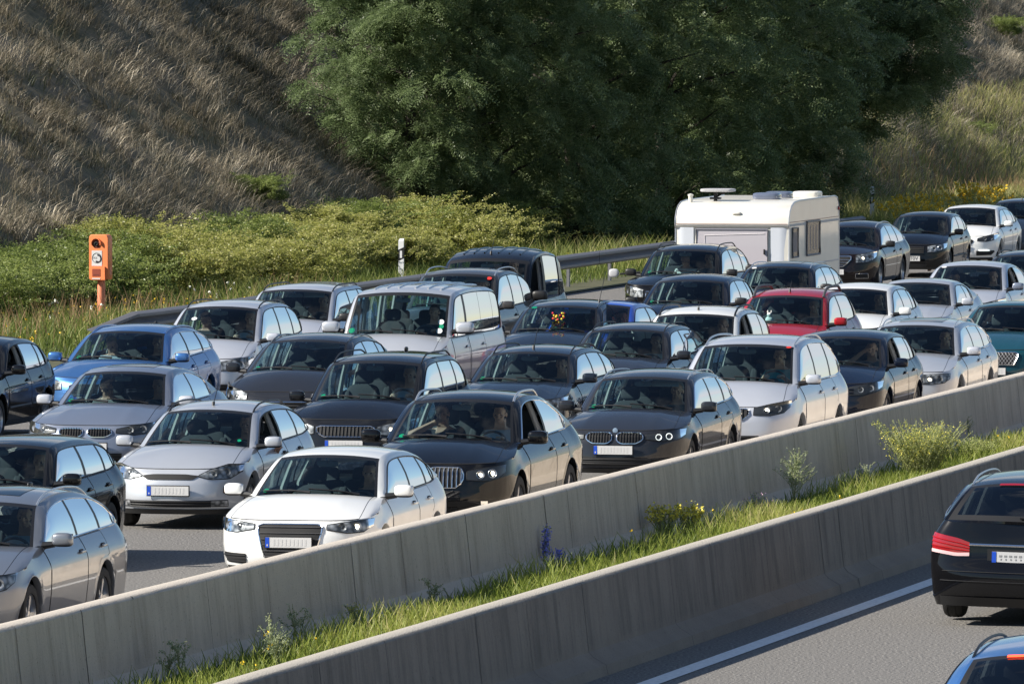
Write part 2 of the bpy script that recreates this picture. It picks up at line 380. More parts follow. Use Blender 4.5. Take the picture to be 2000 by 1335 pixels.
def build_car(kind,spec,pmat,pos,rz,label,cat='car',group=None,extras=None,driver=None,name=None):
    """pos = world position of the middle of the car's footprint"""
    s=Car(spec); ex=extras or {}
    root=empty(name or kind,pos,rz,label,cat,group)
    sh=Matrix.Translation((0,-s.L/2,0))
    def bd(mb,nm,mats,parent=root,smooth=True,angle=38):
        if not mb.v: return None
        mb.v=[(p[0],p[1]-s.L/2,p[2]) for p in mb.v]
        return mb.build(nm,mats,parent,smooth,angle)
    # ---- body: band
    VL=[0,.05,.1,.18,.26,.34,.42,.5,.58,.66,.72,.78,.84,.89,.94,.97,1]
    FR=[math.sin(PI/2*k/16)**(2/s.pf) for k in range(16)]   # a 0..<1
    ys=[]; y=s.Df
    while y<s.L-s.Dr-.02: ys.append(y); y+=.07
    ys.append(s.L-s.Dr)
    for yw in (s.y1,s.y2):
        for q in (-1,1):
            for e in (-.008,.008): ys.append(yw+q*(s.Rt+.05)+e)
    ys=sorted(q for q in ys if s.Df<=q<=s.L-s.Dr)
    RR=[math.sin(PI/2*k/12)**(2/s.pr) for k in range(12)][::-1]
    body=MB()
    def column(sd):
        cols=[]
        for a in FR: cols.append([Vector((sd*a*(s.hw(v,0)),s.fy(a,v),0)) for v in VL])
        for c in cols:
            for p,v in zip(c,VL): p.z=s.lev(v,p.y); p.x+=sd*s.flare(p.y,p.z)*(1 if abs(p.x)>s.W*.4 else 0)
        for y in ys: cols.append([s.side_pt(y,v,sd) for v in VL])
        for a in RR:
            c=[Vector((sd*a*s.hw(v,s.L),s.ry(a,v),0)) for v in VL]
            for p,v in zip(c,VL): p.z=s.lev(v,p.y)
            cols.append(c)
        return cols
    cr=column(1); cl=column(-1)
    body.grid(cr,0); body.grid([c[::-1] for c in cl],0)
    # ---- bonnet and wings
    AV=[0,.12,.24,.36,.46,.52,.58,.68,.78,.86,.9,.94,.97,1]
    AF=[-a for a in AV[::-1]]+AV[1:]
    NT=14
    def hoodpt(a,t):
        aa=abs(a); ye=s.fy(aa,1.); yc=s.hoop(a,0).y+.02
        te=t
        y=lerp(ye,yc,te); x=a*(s.W/2-s.instop(lerp(s.Df,s.bs,te)) if True else 0)
        # plan width follows the ring
        z0=s.ztop(ye); z1=s.hoop(a,0).z
        z=lerp(z0,z1,s.g(t))+s.hcrown*(1-aa**2.2)*math.sin(PI*min(1,t*1.02))**.8
        z+=s.ridge*math.exp(-((aa-.53)/.07)**2)*math.sin(PI*min(1,t))**.6 + s.ridge*.5*sst((.5-aa)/.1)*math.sin(PI*t)
        return Vector((x,y,z))
    rows=[[hoodpt(a,sst(k/NT)*.35+.65*k/NT) for a in AF] for k in range(NT+1)]
    nb=len(AF)
    bon=MB()
    idx=[i for i,a in enumerate(AF) if abs(a)<=.861]; i0,i1=idx[0],idx[-1]
    body.grid([r[:i0+1] for r in rows],0); body.grid([r[i1:] for r in rows],0)
    bon.grid([r[i0:i1+1] for r in rows],0,mf=lambda i,j:1 if i==NT-1 else 0)
    # bonnet shut line and panel gaps
    gap=MB()
    for sd in (-1,1): gap.tube([hoodpt(sd*.86,k/12)+Vector((0,0,.0)) for k in range(13)],.0032,n=4)
    gap.tube([hoodpt(a,.0)+Vector((0,-.001,.0)) for a in AF[i0:i1+1]],.006,n=4)
    # ---- cabin
    ts=set(); n=9
    for k in range(n+1): ts.add(round(s.tW*k/n,4))
    for k in range(1,22): ts.add(round(lerp(s.tW,s.tR,k/22),4))
    for k in range(0,9): ts.add(round(lerp(s.tR,s.T,k/8),4))
    marks=[]
    for p0,p1 in s.pillars: marks+=[round(s.t_at_y(p0),4),round(s.t_at_y(p1),4)]
    if s.wend<s.L: marks.append(round(s.t_at_y(s.wend),4))
    ts=sorted(t for t in ts if all(abs(t-m)>.03 for m in marks) or t in (0,round(s.tW,4),round(s.tR,4),round(s.T,4)))
    ts=sorted(set(ts)|set(marks))
    AC=[0,.15,.3,.45,.6,.75,.87,.955,1]; AA=[-a for a in AC[::-1]]+AC[1:]
    hoops=[[s.hoop(a,t) for a in AA] for t in ts]
    iW=ts.index(min(ts,key=lambda q:abs(q-s.tW))); iR=ts.index(min(ts,key=lambda q:abs(q-s.tR)))
    ws=MB(); rg=MB(); nc=len(AA)-1
    ws.grid(hoops[:iW+1],0,mf=lambda i,j:1 if (j in(0,nc-1) or i==iW-1 ) else 0)
    body.grid(hoops[iW:iR+1],0)
    if ex.get('rear_blank'): body.grid(hoops[iR:],0)
    else:
        ne=len(hoops)-iR
        rg.grid([h[1:-1] for h in hoops[iR:]],0,mf=lambda i,j:1 if (j in(0,nc-3) or i==ne-2 or i==0) else 0)
        body.grid([h[:2] for h in hoops[iR:]],0); body.grid([h[-2:] for h in hoops[iR:]],0)
    # deck between rear screen and tail
    if s.yrb<s.L-s.Dr:
        dk=[]
        for k in range(9):
            t=k/8; row=[]
            for a in AA:
                h=hoops[-1][AA.index(a)]; ye=s.ry(abs(a),1.); y=lerp(h.y,ye,t)
                row.append(Vector((a*(s.W/2-s.instop(y) if k else s.O(s.T).x),y,lerp(h.z,s.ztop(ye),t)+.02*math.sin(PI*t)*(1-a*a))))
            dk.append(row)
    else:
        dk=[]; wl=hoops[-1][-1].x
        for k in range(4):
            t=k/3; row=[]
            for i,a in enumerate(AA):
                h=hoops[-1][i]; x=a*wl; aa=min(1,abs(x)/s.hw(1.,s.L)); ye=max(s.ry(aa,1.),h.y); row.append(Vector((x,lerp(h.y,ye,t),lerp(h.z,s.ztop(ye),t))))
            dk.append(row)
    body.grid(dk,0)
    # side frames, side glass, pillars
    wins={1:[],-1:[]}
    trimp={1:[],-1:[]}
    for sd in (-1,1):
        Op=[Vector((sd*s.O(t).x,s.O(t).y,s.O(t).z)) for t in ts]
        Ip=[Vector((sd*s.I(t).x,s.I(t).y,s.I(t).z)) for t in ts]; Bp=[Vector((sd*s.B(t).x,s.B(t).y,s.B(t).z)) for t in ts]
        mid=[(o+i)/2+Vector((sd*.012,0,0.008)) for o,i in zip(Op,Ip)]
        order=(lambda a:a) if sd>0 else (lambda a:a[::-1])
        body.grid(order([Op,mid,Ip]),0)
        def isp(k):
            ta,tb=ts[k],ts[k+1]; ym=s.O((ta+tb)/2).y
            if ym>s.wend: return 2
            for p0,p1 in s.pillars:
                if p0-.005<=ym<=p1+.005: return 1
            return 0
        k=0; cur=[]
        def strip(k0,k1):
            rows=[]
            for q in range(5):
                rows.append([lerp(Bp[k],Ip[k],q/4)+Vector((sd*.02*math.sin(PI*q/4)*min(1,(Ip[k].z-Bp[k].z)/.3),0,0)) for k in range(k0,k1+1)])
            return rows
        kinds=[isp(k) for k in range(len(ts)-1)]
        k=0
        while k<len(kinds):
            e=k
            while e<len(kinds) and kinds[e]==kinds[k]: e+=1
            rows=strip(k,e); rows=rows if sd<0 else rows[::-1]
            if kinds[k]==0: wins[sd].append(rows)
            elif kinds[k]==1:
                b=MB(); b.grid(rows,0); 
                if sd>0 or True:
                    body_p=bd(b,'pillar',BLK if s.trim!='body' else pmat)
            else: body.grid(rows,0)
            k=e
        # last index of glazed area
        ke=max([i for i,q in enumerate(kinds) if q==0])+1
        ke=min(ke,len(ts)-1)
        tr=MB(); tm={'black':BLK,'chrome':CHR,'body':BLK}[s.trim]
        rr=.009 if s.trim=='chrome' else .008
        tr.tube([Ip[i]+Vector((sd*.004,0,0)) for i in range(1,ke+1)],rr,n=5)
        tr.tube([Bp[i]+Vector((sd*.006,0,.004)) for i in range(1,ke+1)],rr*1.1,n=5)
        tr.tube([lerp(Bp[ke],Ip[ke],q/4)+Vector((sd*(.006+.02*math.sin(PI*q/4)),0,0)) for q in range(5)],rr,n=5)
        bd(tr,'window_trim',tm)
    bobj=bd(body,'body',pmat)
    bm=bmesh.new(); bm.from_mesh(bobj.data); bmesh.ops.remove_doubles(bm,verts=bm.verts,dist=.0015); bm.to_mesh(bobj.data); bm.free(); bobj.data.set_sharp_from_angle(angle=R(38))
    bd(bon,'bonnet',[pmat,BLK]); bd(ws,'windscreen',[G_WIN,BLK])
    if not ex.get('rear_blank'): bd(rg,'rear_window',[G_DARK if s.rear_glass=='dark' else G_WIN,BLK])
    openw=ex.get('open_window')
    for sd in (-1,1):
        for j,rows in enumerate(wins[sd]):
            if openw and sd==1 and j==0:
                # window wound down: only the lowest part of the pane shows
                continue
            b=MB(); b.grid(rows,0); bd(b,'side_window',G_DARK if (s.side_glass=='dark' and j>0) else G_SIDE)
    bd(gap,'panel_gap',DRK)
    # ---- doors
    dsp=ex.get('doors') or [(s.bs+.02,s.pillars[0][1]),(s.pillars[0][1]+.01,(s.pillars[1][1] if len(s.pillars)>1 else s.y2-.1))]
    for sd in (-1,1):
        for (d0,d1) in dsp:
            b=MB(); vs=[.12,.2,.3,.4,.5,.6,.7,.78,.86,.93,.985]
            def dp(y,v):
                z=s.zl+v*(s.ztop(y)-s.zl)
                # door edge follows the wheel arch
                yy=y
                for q in (0,1):
                    yw=(s.y1,s.y2)[q]; dd=math.hypot(y-yw,z-s.Rt)
                    if dd<s.Rt+.1:
                        h=math.sqrt(max(0,(s.Rt+.1)**2-(z-s.Rt)**2)); yy=yw+(h if q==0 else -h)
                return Vector((sd*(s.hw(v,yy)+.0035),yy,z))
            nn=8; rows=[[dp(lerp(d0,d1,k/nn),v) for k in range(nn+1)] for v in vs]
            b.grid(rows if sd>0 else [r[::-1] for r in rows],0)
            edge=[r[0] for r in rows]+rows[-1][1:]+[r[-1] for r in rows[::-1]][1:]+rows[0][::-1][1:-1]
            b.tube([p+Vector((sd*-.001,0,0)) for p in edge],.0035,1,n=4,closed=True)
            mp=ex.get('moulding')
            if mp:
                mv=.36; b.tube([dp(lerp(d0+.03,d1-.03,k/6),mv)+Vector((sd*.006,0,0)) for k in range(7)],.018,2,n=6)
            dr=bd(b,'door',[pmat,DRK,mp or BLK])
            hb=MB(); hy=d1-.16; hp=s.side_pt(hy,.82,sd)
            hb.rbox((hp.x+sd*.022,hy,hp.z),(.03,.19,.028),.5); hb.rbox((hp.x,hy,hp.z-.005),(.015,.15,.06),.5,1)
            bd(hb,'handle',[ex.get('handle',pmat),DRK],dr)
    # sill and lower black strip
    # ---- underside, cavity
    ub=MB(); ub.box((0,s.L/2,.27),(s.W-.52,s.L-.55,.12)); ub.box((0,s.L/2,.62),(s.W-.56,s.L-.9,.3)); ub.box((0,s.bs/2+.1,.55),(s.W-.5,s.bs-.45,.4))
    ub.box((0,(s.y1+s.y2)/2,.3),(s.W-.16,s.y2-s.y1-.75,.18))
    bd(ub,'underbody',DRK,smooth=False)
    # ---- wheels
    for y in (s.y1,s.y2):
        for sd in (-1,1): add_wheel(root,sd*(s.W/2-.115),y-s.L/2,s.Rt,sd,s.wheel)
    # ---- front fascia helpers
    def patch(x0,x1,top,bot,off,nx=12,nz=6,mirror=False,rear=False):
        g=[]
        for j in range(nz+1):
            row=[]
            for i in range(nx+1):
                x=lerp(x0,x1,i/nx); zt=pl(top,x); zb=pl(bot,x); row.append(s.fpt(-x if mirror else x,lerp(zt,zb,j/nz),off,rear))
            g.append(row)
        return [r[::-1] for r in g] if mirror!=rear else g
    def outline(x0,x1,top,bot,off,n=12,mirror=False,rear=False):
        sg=-1 if mirror else 1; P=[]
        for i in range(n+1): x=lerp(x0,x1,i/n); P.append(s.fpt(sg*x,pl(top,x),off,rear))
        for j in range(1,5): P.append(s.fpt(sg*x1,lerp(pl(top,x1),pl(bot,x1),j/4),off,rear))
        for i in range(1,n+1): x=lerp(x1,x0,i/n); P.append(s.fpt(sg*x,pl(bot,x),off,rear))
        for j in range(1,4): P.append(s.fpt(sg*x0,lerp(pl(bot,x0),pl(top,x0),j/4),off,rear))
        return P
    def grille(d,nm='grille'):
        for mir in ((False,True) if d.get('pair') else (False,)):
            b=MB(); x0,x1=d['x']; top,bot=d['top'],d['bot']
            b.grid(patch(x0,x1,top,bot,.009,20,14,mir),0)
            bars=d.get('bars'); br=d.get('br',.007)
            sg=-1 if mir else 1
            if bars:
                knd,nn=bars
                for k in range(nn):
                    f=(k+.5)/nn
                    if knd=='h':
                        zm=lerp(max(q[1] for q in top),min(q[1] for q in bot),f); xs_=[lerp(x0,x1,i/40) for i in range(41)]; xs_=[q for q in xs_ if pl(bot,q)+.006<zm<pl(top,q)-.004]
                        if len(xs_)>2: b.tube([s.fpt(sg*q,zm,.018) for q in xs_[::2]+[xs_[-1]]],br,1,n=5)
                    elif knd=='v':
                        x=lerp(x0,x1,f); zt,zb=pl(top,x),pl(bot,x)
                        if zt-zb>.02: b.tube([s.fpt(sg*x,lerp(zt,zb,i/5),.016) for i in range(6)],br,1,n=5)
                    elif knd=='x':
                        for dd in (-1,1):
                            pts=[]
                            for i in range(9):
                                z=lerp(.0,1.,i/8); x=lerp(x0,x1,f)+dd*(z-.5)*.16
                                if x0<=x<=x1: pts.append(s.fpt(sg*x,lerp(pl(top,x),pl(bot,x),z),.014))
                            if len(pts)>1: b.tube(pts,br,1,n=4)
            if d.get('frame'): b.tube(outline(x0,x1,top,bot,.012,14,mir),d.get('fr',.011),2,n=6,closed=True)
            bd(b,nm,[DRK,d.get('barm',BLK),d.get('frame') or BLK])
    for d in ex.get('grilles',[]): grille(d,d.get('name','grille'))
    # ---- headlights
    hl=ex.get('lights')
    if hl:
        for mir in (False,True):
            sg=-1 if mir else 1
            b=MB(); x0,x1=hl['x']; top,bot=hl['top'],hl['bot']
            b.grid(patch(x0,x1,top,bot,.007,18,12,mir),0); b.tube(outline(x0,x1,top,bot,.004,14,mir),.006,1,n=5,closed=True)
            h=bd(b,'headlight',[REFL if hl.get('style')=='clear' else REFD,DRK])
            b=MB(); b.grid(patch(x0,x1,top,bot,.022,18,12,mir),0); bd(b,'lens',G_LENS,h)
            for q,(bx,bz,br) in enumerate(hl['bulbs']):
                c=s.fpt(sg*bx,bz,.012); b=MB(); bb=MB()
                nrm=(s.fpt(sg*bx,bz,.03)-s.fpt(sg*bx,bz,0)).normalized(); nrm=(nrm+Vector((0,-1.2,0))).normalized()
                q3=nrm.to_track_quat('Z','Y').to_matrix()
                def disc(r0,r1,d0,d1,m,B_):
                    B_.grid([[c+q3@Vector((r0*math.cos(2*PI*k/16),r0*math.sin(2*PI*k/16),d0)) for k in range(16)],[c+q3@Vector((r1*math.cos(2*PI*k/16),r1*math.sin(2*PI*k/16),d1)) for k in range(16)]],m,True)
                disc(br,br*.55,.006,-.004,0,b); disc(br*.55,.001,-.004,.004,1,b)
                lit=hl.get('lit'); on=lit and (q in hl.get('on',(0,)))
                if hl.get('ring') : 
                    b.tube([c+q3@Vector((br*math.cos(2*PI*k/16),br*math.sin(2*PI*k/16),.008)) for k in range(16)],.0045,2,n=5,closed=True)
                bd(b,'bulb',[REFL,(LIT if lit=='warm' else LITW) if on else REFD,LITW if lit=='white' else CHR],h)
            ind=hl.get('amber')
            if ind:
                b=MB(); b.grid(patch(ind[0],ind[1],[(0,ind[2])],[(0,ind[3])],.012,4,3,mir),0); bd(b,'indicator',AMB,h)
    for f in ex.get('fogs',[]):     # (x0,x1,z0,z1,mat)
        for mir in (False,True):
            b=MB(); b.grid(patch(f[0],f[1],[(0,f[3])],[(0,f[2])],.01,6,4,mir),0); b.tube(outline(f[0],f[1],[(0,f[3])],[(0,f[2])],.01,6,mir),.005,1,n=4,closed=True)
            bd(b,'fog_lamp',[f[4],f[5] if len(f)>5 else DRK])
    if not ex.get('no_lip'):
        b=MB(); lz=s.zl+.055; b.grid(patch(0,s.W/2-.12,[(0,lz)],[(0,s.zl-.01)],.008,16,2),0); b.grid(patch(0,s.W/2-.12,[(0,lz)],[(0,s.zl-.01)],.008,16,2,True),0); bd(b,'front_valance',ex.get('lip',BLK))
    if ex.get('seam',True):
        pass
    # badge
    if ex.get('badge'):
        bz,br=ex['badge'][:2]; c=s.fpt(0,bz,.012); b=MB(); 
        b.grid([[(c.x+r_*math.cos(2*PI*k/18),c.y-d_,c.z+r_*math.sin(2*PI*k/18)) for k in range(18)] for r_,d_ in ((br,0),(br,.01),(br*.8,.012),(.001,.014))],0,True)
        bd(b,'badge',ex['badge'][2])
    # plate
    pz=ex.get('plate')
    if pz is not None:
        px=ex.get('plate_x',0.); pw=ex.get('plate_w',.52); yy=min(s.fpt(px-pw/2,pz,0).y,s.fpt(px,pz,0).y,s.fpt(px+pw/2,pz,0).y)-.036
        b=MB(); b.box((px,yy,pz),(pw,.014,.112),0); b.box((px,yy+.006,pz),(pw+.02,.014,.135),1)
        if not ex.get('plate_text'):
            for k in range(9): b.box((px-pw/2+.075+k*(pw-.12)/9+.02,yy-.0078,pz),(.024,.002,.07),2)
        pn=bd(b,'number_plate',[PLT,BLK,mat('plate_blur',(.525,.52,.515),.6)],smooth=False)
        b=MB(); 
        if not ex.get('plate_plain'): b.box((px-pw/2+.022,yy-.003,pz),(.044,.014,.11),0); b.box((px-pw/2+.022,yy-.0105,pz-.03),(.014,.002,.02),1); bd(b,'country_band',[PLB,PLT],pn,smooth=False)
        txt=ex.get('plate_text')
        if txt:
            cu=bpy.data.curves.new('registration','FONT'); cu.body=txt; cu.size=.115; cu.align_x='CENTER'; cu.align_y='CENTER'; cu.extrude=.001
            to=bpy.data.objects.new('registration',cu); COL.objects.link(to); bpy.context.view_layer.update()
            me=bpy.data.meshes.new_from_object(to.evaluated_get(bpy.context.evaluated_depsgraph_get())); bpy.data.objects.remove(to)
            me.materials.clear(); me.materials.append(BLK); t2=bpy.data.objects.new('registration',me); link(t2,pn); t2.rotation_euler=(PI/2,0,0); t2.location=(px+.02,yy-.009-s.L/2,pz)
    # ---- mirrors
    mk=ex.get('mirror',pmat)
    for sd in (-1,1):
        b=MB(); my=s.bs+ex.get('mirror_y',.12); mz=s.ztop(my)+ex.get('mirror_z',.075); mx=s.topw(my)+.2
        ms=ex.get('mirror_s',1.)
        b.rbox((sd*mx,my,mz),(.215*ms,.12*ms,.135*ms),.6,0)
        b.rbox((sd*(mx),my+.01,mz-.045*ms),(.2*ms,.12*ms,.06*ms),.6,1)
        b.tube([(sd*(mx-.08),my,mz-.05),(sd*(s.topw(my)-.005),my-.01,mz-.065)],[.03,.04],1,n=8)
        mo=bd(b,'mirror',[mk,BLK])
        b=MB(); b.box((sd*mx,my+.064*ms,mz),(.19*ms,.006,.11*ms)); bd(b,'mirror_glass',CHR,mo,smooth=False)
    # ---- rails
    if s.rails:
        rm={'black':BLK,'chrome':mat('satin_rail',(.62,.63,.65),.3,.8),'grey':GRYP,'body':pmat}[s.rails]
        for sd in (-1,1):
            t0=s.t_at_y(s.yw+.1); t1=s.t_at_y(s.yrt-.1); K=18; P=[]
            hgt=ex.get('rail_h',.05)*.8
            for k in range(K+1):
                f=k/K; t=lerp(t0,t1,f); o=s.O(t); hh=hgt*min(1,math.sin(PI*f)*1.9)**.9 if 0<f<1 else -.01
                P.append((sd*(o.x-.005),o.y,o.z+.008+hh))
            b=MB(); b.tube(P,ex.get('rail_r',.016)*.75,0,n=8)
            bd(b,'roof_rail',rm)
    # ---- wipers
    for k,(xa,xb) in enumerate(((-.62,-.02),(-.05,.52))):
        b=MB()
        def wp(x,h): 
            a=x/max(.3,s.O(.0).x); t=h; p=s.hoop(a,t); return p+Vector((0,-.012,.014))
        b.tube([wp(lerp(xb,xa,q/6),.02+.05*q/6) for q in range(7)],.009,0,n=4); b.tube([wp(xb,.0),wp(lerp(xb,xa,.45),.05)],.011,0,n=4)
        bd(b,'wiper',BLK)
    # aerial
    if ex.get('aerial'):
        b=MB(); ay=s.yw+.3 if ex['aerial']=='front' else s.yrt-.25; t=s.t_at_y(ay); p=s.hoop(0,t); hgt=ex.get('aerial_h',.35)
        if ex['aerial']=='fin': b.rbox((0,p.y,p.z+.025),(.045,.15,.06),.8)
        else: b.tube([(0,p.y,p.z-.01),(0,p.y+.02,p.z+.04)],.02,n=6); b.tube([(0,p.y,p.z),(.0,p.y+hgt*.75,p.z+hgt*.7)],.005,n=4)
        bd(b,'aerial',BLK)
    # sunroof
    if ex.get('sunroof'):
        ta,tb=s.t_at_y(s.yw+.35),s.t_at_y(s.yw+1.05); b=MB()
        b.grid([[s.hoop(lerp(-.6,.6,i/8),lerp(ta,tb,j/6))+Vector((0,0,.004)) for i in range(9)] for j in range(7)],0); bd(b,'sunroof',G_DARK)
    # stickers
    for q,(u,h,sz,m_) in enumerate(ex.get('stickers',[(-.84,.08,.034,GRNS)])):
        p=s.hoop(u,h*s.tW*1.0+.02); p2=s.hoop(u,h*s.tW+.06); up=(p2-p).normalized(); rt=Vector((1,0,0)); c=p+Vector((0,-.004,.006))
        b=MB(); b.add([c+rt*(sz*math.cos(2*PI*k/12))+up*(sz*math.sin(2*PI*k/12)) for k in range(12)],[tuple(range(12))]); bd(b,'sticker',m_,smooth=False)
    # ---- interior
    b=MB(); hipz=s.H-ex.get('hip_drop',1.0); hy=s.yw+.42
    fl=max(.26,hipz-.3)
    b.box((0,(s.bs+s.yrb)/2,fl-.03),(s.W-.24,s.yrb-s.bs,.05),0)
    for sd in (-1,1):
        g=[]
        for k in range(9):
            y=lerp(s.bs+.02,min(s.yrb,s.L-.25),k/8); g.append([(sd*(s.topw(y)-.035),y,fl),(sd*(s.topw(y)-.03),y,s.ztop(y)-.02),(sd*(s.topw(y)-.005),y,s.ztop(y)-.002)])
        b.grid(g,0)
    b.box((0,s.yrb-.35,fl+.25),(s.W-.4,.1,.55),0)
    # headlining
    t0,t1=s.tW+.02,s.tR-.05
    b.grid([[s.hoop(a,lerp(t0,t1,k/5))+Vector((0,0,-.03)) for a in (-.97,-.6,0,.6,.97)] for k in range(6)],1)
    for sd in (-1,1):
        for p0,p1 in s.pillars:
            tt=s.t_at_y((p0+p1)/2); o=s.O(tt); bb_=s.B(tt); b.tube([(sd*(bb_.x-.07),bb_.y+.03,bb_.z-.25),(sd*(bb_.x-.075),bb_.y,bb_.z),(sd*(lerp(bb_.x,o.x,.55)-.04),lerp(bb_.y,o.y,.5),lerp(bb_.z,o.z,.5)),(sd*(o.x-.03),o.y,o.z-.02)],[.045,.04,.035,.035],2,n=8)
    bd(b,'cabin_lining',[INT,mat('headlining',(.3,.3,.29),.9),mat('pillar_trim_pale',(.42,.42,.4),.8)])
    b=MB(); g=[]
    for k,(dy,dz) in enumerate([(0,-.02),(.1,-.015),(.32,-.01),(.42,-.04),(.5,-.14),(.5,-.4)]):
        g.append([Vector((a*(s.topw(s.bs)-.03),s.hoop(a,0).y+.02+dy-(s.bw*.0),s.hoop(a,0).z+dz-.012+(.035*math.exp(-((a-.5)/.2)**2) if k in(2,3) else 0))) for a in [q/8-1 for q in range(17)]])
    b.grid(g,0); bd(b,'dashboard',ex.get('dashm',mat('dashboard_grey',(.05,.055,.06),.7)))
    b=MB(); c=Vector((.36,hy-.43,hipz+.36)); rot=Matrix.Rotation(R(62),3,'X')
    b.tube([c+rot@Vector((.185*math.cos(2*PI*k/20),.185*math.sin(2*PI*k/20),0)) for k in range(20)],.017,0,n=6,closed=True)
    for an in (200,340,270): b.tube([c+rot@Vector((0,0,-.02)),c+rot@Vector((.18*math.cos(R(an)),.18*math.sin(R(an)),0))],.018,0,n=5)
    b.rbox(c,(.15,.12,.1),.7,0,rot); b.tube([c,c+Vector((0,-.25,-.1))],.035,0)
    bd(b,'steering_wheel',mat('wheel_grey',(.05,.052,.055),.5))
    b=MB(); p=s.hoop(0,s.tW*.86); b.rbox(p+Vector((0,.1,-.06)),(.25,.04,.075),.55,0); b.tube([p+Vector((0,.1,-.05)),p+Vector((0,.02,-.005))],.015,0); 
    b.box(p+Vector((0,.123,-.06)),(.2,.006,.055),1); bd(b,'interior_mirror',[mat('mirror_back',(.2,.22,.22),.4),CHR])
    if ex.get('visor'):
        b=MB(); p=s.hoop(.5,s.tW*.93); b.box(p+Vector((0,.07,-.06)),(.36,.015,.1),0,Matrix.Rotation(R(-20),3,'X')); bd(b,'sun_visor',mat('visor_grey',(.5,.5,.48),.8),smooth=False)
    sm=ex.get('seatm',SEATM); sdta,hdta=seat_data(sm)
    for x in (-.36,.36):
        o=bpy.data.objects.new('seat',sdta); link(o,root); o.location=(x,hy-s.L/2+.02,hipz-.04); h=bpy.data.objects.new('headrest',hdta); link(h,o)
    if s.yrt-hy>1.1:
        for x in (-.42,0,.42):
            o=bpy.data.objects.new('rear_seat',sdta); link(o,root); o.location=(x,hy-s.L/2+.9,hipz-.02); h=bpy.data.objects.new('headrest',hdta); link(h,o); h.location=(0,0,-.06)
    # ---- tail
    tl=ex.get('tail')
    if tl:
        for mir in (False,True):
            b=MB(); b.grid(patch(tl['x'][0],tl['x'][1],tl['top'],tl['bot'],.006,12,6,mir,True),0); h=bd(b,'tail_light',REDL)
            b=MB(); zb=tl['bot']; b.grid(patch(tl['x'][0],tl['x'][1],[(q,z+.035) for q,z in zb],zb,.012,10,2,mir,True),0); bd(b,'reversing_lamp',mat('clear_red',(.75,.5,.5),.15,coat=1.),h)
            b=MB()
            for f in (.25,.45,.65): b.tube([s.fpt((-1 if mir else 1)*lerp(tl['x'][0],tl['x'][1],i/8),lerp(pl(tl['top'],lerp(tl['x'][0],tl['x'][1],i/8)),pl(tl['bot'],lerp(tl['x'][0],tl['x'][1],i/8)),f),.009,True) for i in range(9)],.006,0,n=4)
            bd(b,'lamp_element',REDE if tl.get('lit') else mat('lamp_red_bright',(.38,.006,.008),.2),h)
        b=MB(); x1=tl['x'][0]; b.tube([s.fpt(lerp(-x1,x1,i/14),tl['strip']-.03*abs(lerp(-1,1,i/14))**2*0,.014,True) for i in range(15)],.014,0,n=6); bd(b,'chrome_strip',CHR)
        b=MB(); pz=tl['plate']; yy=s.fpt(0,pz,0,True).y+.0; b.box((0,yy+.012,pz),(.52,.014,.112),0); b.box((0,yy+.006,pz),(.62,.014,.16),1)
        for k in range(8): b.box((.17-k*.052,yy+.0205,pz+.012),(.03,.002,.02),2); b.box((.165-k*.052,yy+.0205,pz-.022),(.014,.002,.016),2)
        pn=bd(b,'number_plate',[PLT,BLK,mat('plate_marks',(.25,.25,.25),.5)],smooth=False)
        b=MB(); b.box((.238,yy+.016,pz),(.044,.014,.11),0); bd(b,'country_band',PLB,pn,smooth=False)
        b=MB(); ti=lerp(s.tR,s.T,.93); b.tube([s.hoop(a,ti)+Vector((0,.02,.01)) for a in (-.02,-.15,-.3,-.45)],[.016,.012,.01,.008],0,n=5); bd(b,'rear_wiper',BLK)
        b=MB(); b.grid([[s.hoop(a,lerp(s.tR,s.T,q))+Vector((0,.012,.008)) for a in (-.45,-.2,0,.2,.45)] for q in (.02,.1)],0); bd(b,'brake_light',REDE if tl.get('lit') else REDL)
        b=MB(); b.grid(patch(0,s.W/2-.14,[(0,s.zl+.1)],[(0,s.zl)],.008,14,3,False,True),0); b.grid(patch(0,s.W/2-.14,[(0,s.zl+.1)],[(0,s.zl)],.008,14,3,True,True),0)
        b.tube([s.fpt(lerp(-.8,.8,i/16),s.zl+.26,.006,True) for i in range(17)],.006,0,n=4)
        bd(b,'rear_valance',BLK)
        b=MB(); b.tube([s.fpt(lerp(-.78,.78,i/16),s.zl+.36,.004,True) for i in range(17)],.005,0,n=4); bd(b,'bumper_gap',DRK)
    return root,s,hipz,hy
# ---------------------------------------------------------------- setting: ground, roads, median
def nodes_mix(m,fac,c1,c2):
    x=N(m,'ShaderNodeMixRGB'); 
    for i,c in ((1,c1),(2,c2)):
        if isinstance(c,tuple): x.inputs[i].default_value=(*c,1)
        else: L_(m,c,x.inputs[i])
    L_(m,fac,x.inputs[0]); return x.outputs[0]
def noisefac(m,scale,p0,p1,detail=8,vec=None,rough=.6):
    n=N(m,'ShaderNodeTexNoise',Scale=scale,Detail=detail,Roughness=rough); L_(m,vec,n.inputs['Vector'])
    r=N(m,'ShaderNodeMapRange'); r.inputs[1].default_value=p0; r.inputs[2].default_value=p1; L_(m,n.outputs['Fac'],r.inputs[0]); return r.outputs[0],n.outputs['Fac']
def road_vec(m,scale=(1,1,1)):
    tc=N(m,'ShaderNodeTexCoord'); mp=N(m,'ShaderNodeMapping'); mp.inputs['Rotation'].default_value=(0,0,TH); mp.inputs['Scale'].default_value=scale
    L_(m,tc.outputs['Object'],mp.inputs[0]); return mp.outputs[0],tc.outputs['Object']
m=mat('asphalt',(.1,.1,.1),.85); b=m.node_tree.nodes['Principled BSDF']
rv,ov=road_vec(m,(1,.06,1))
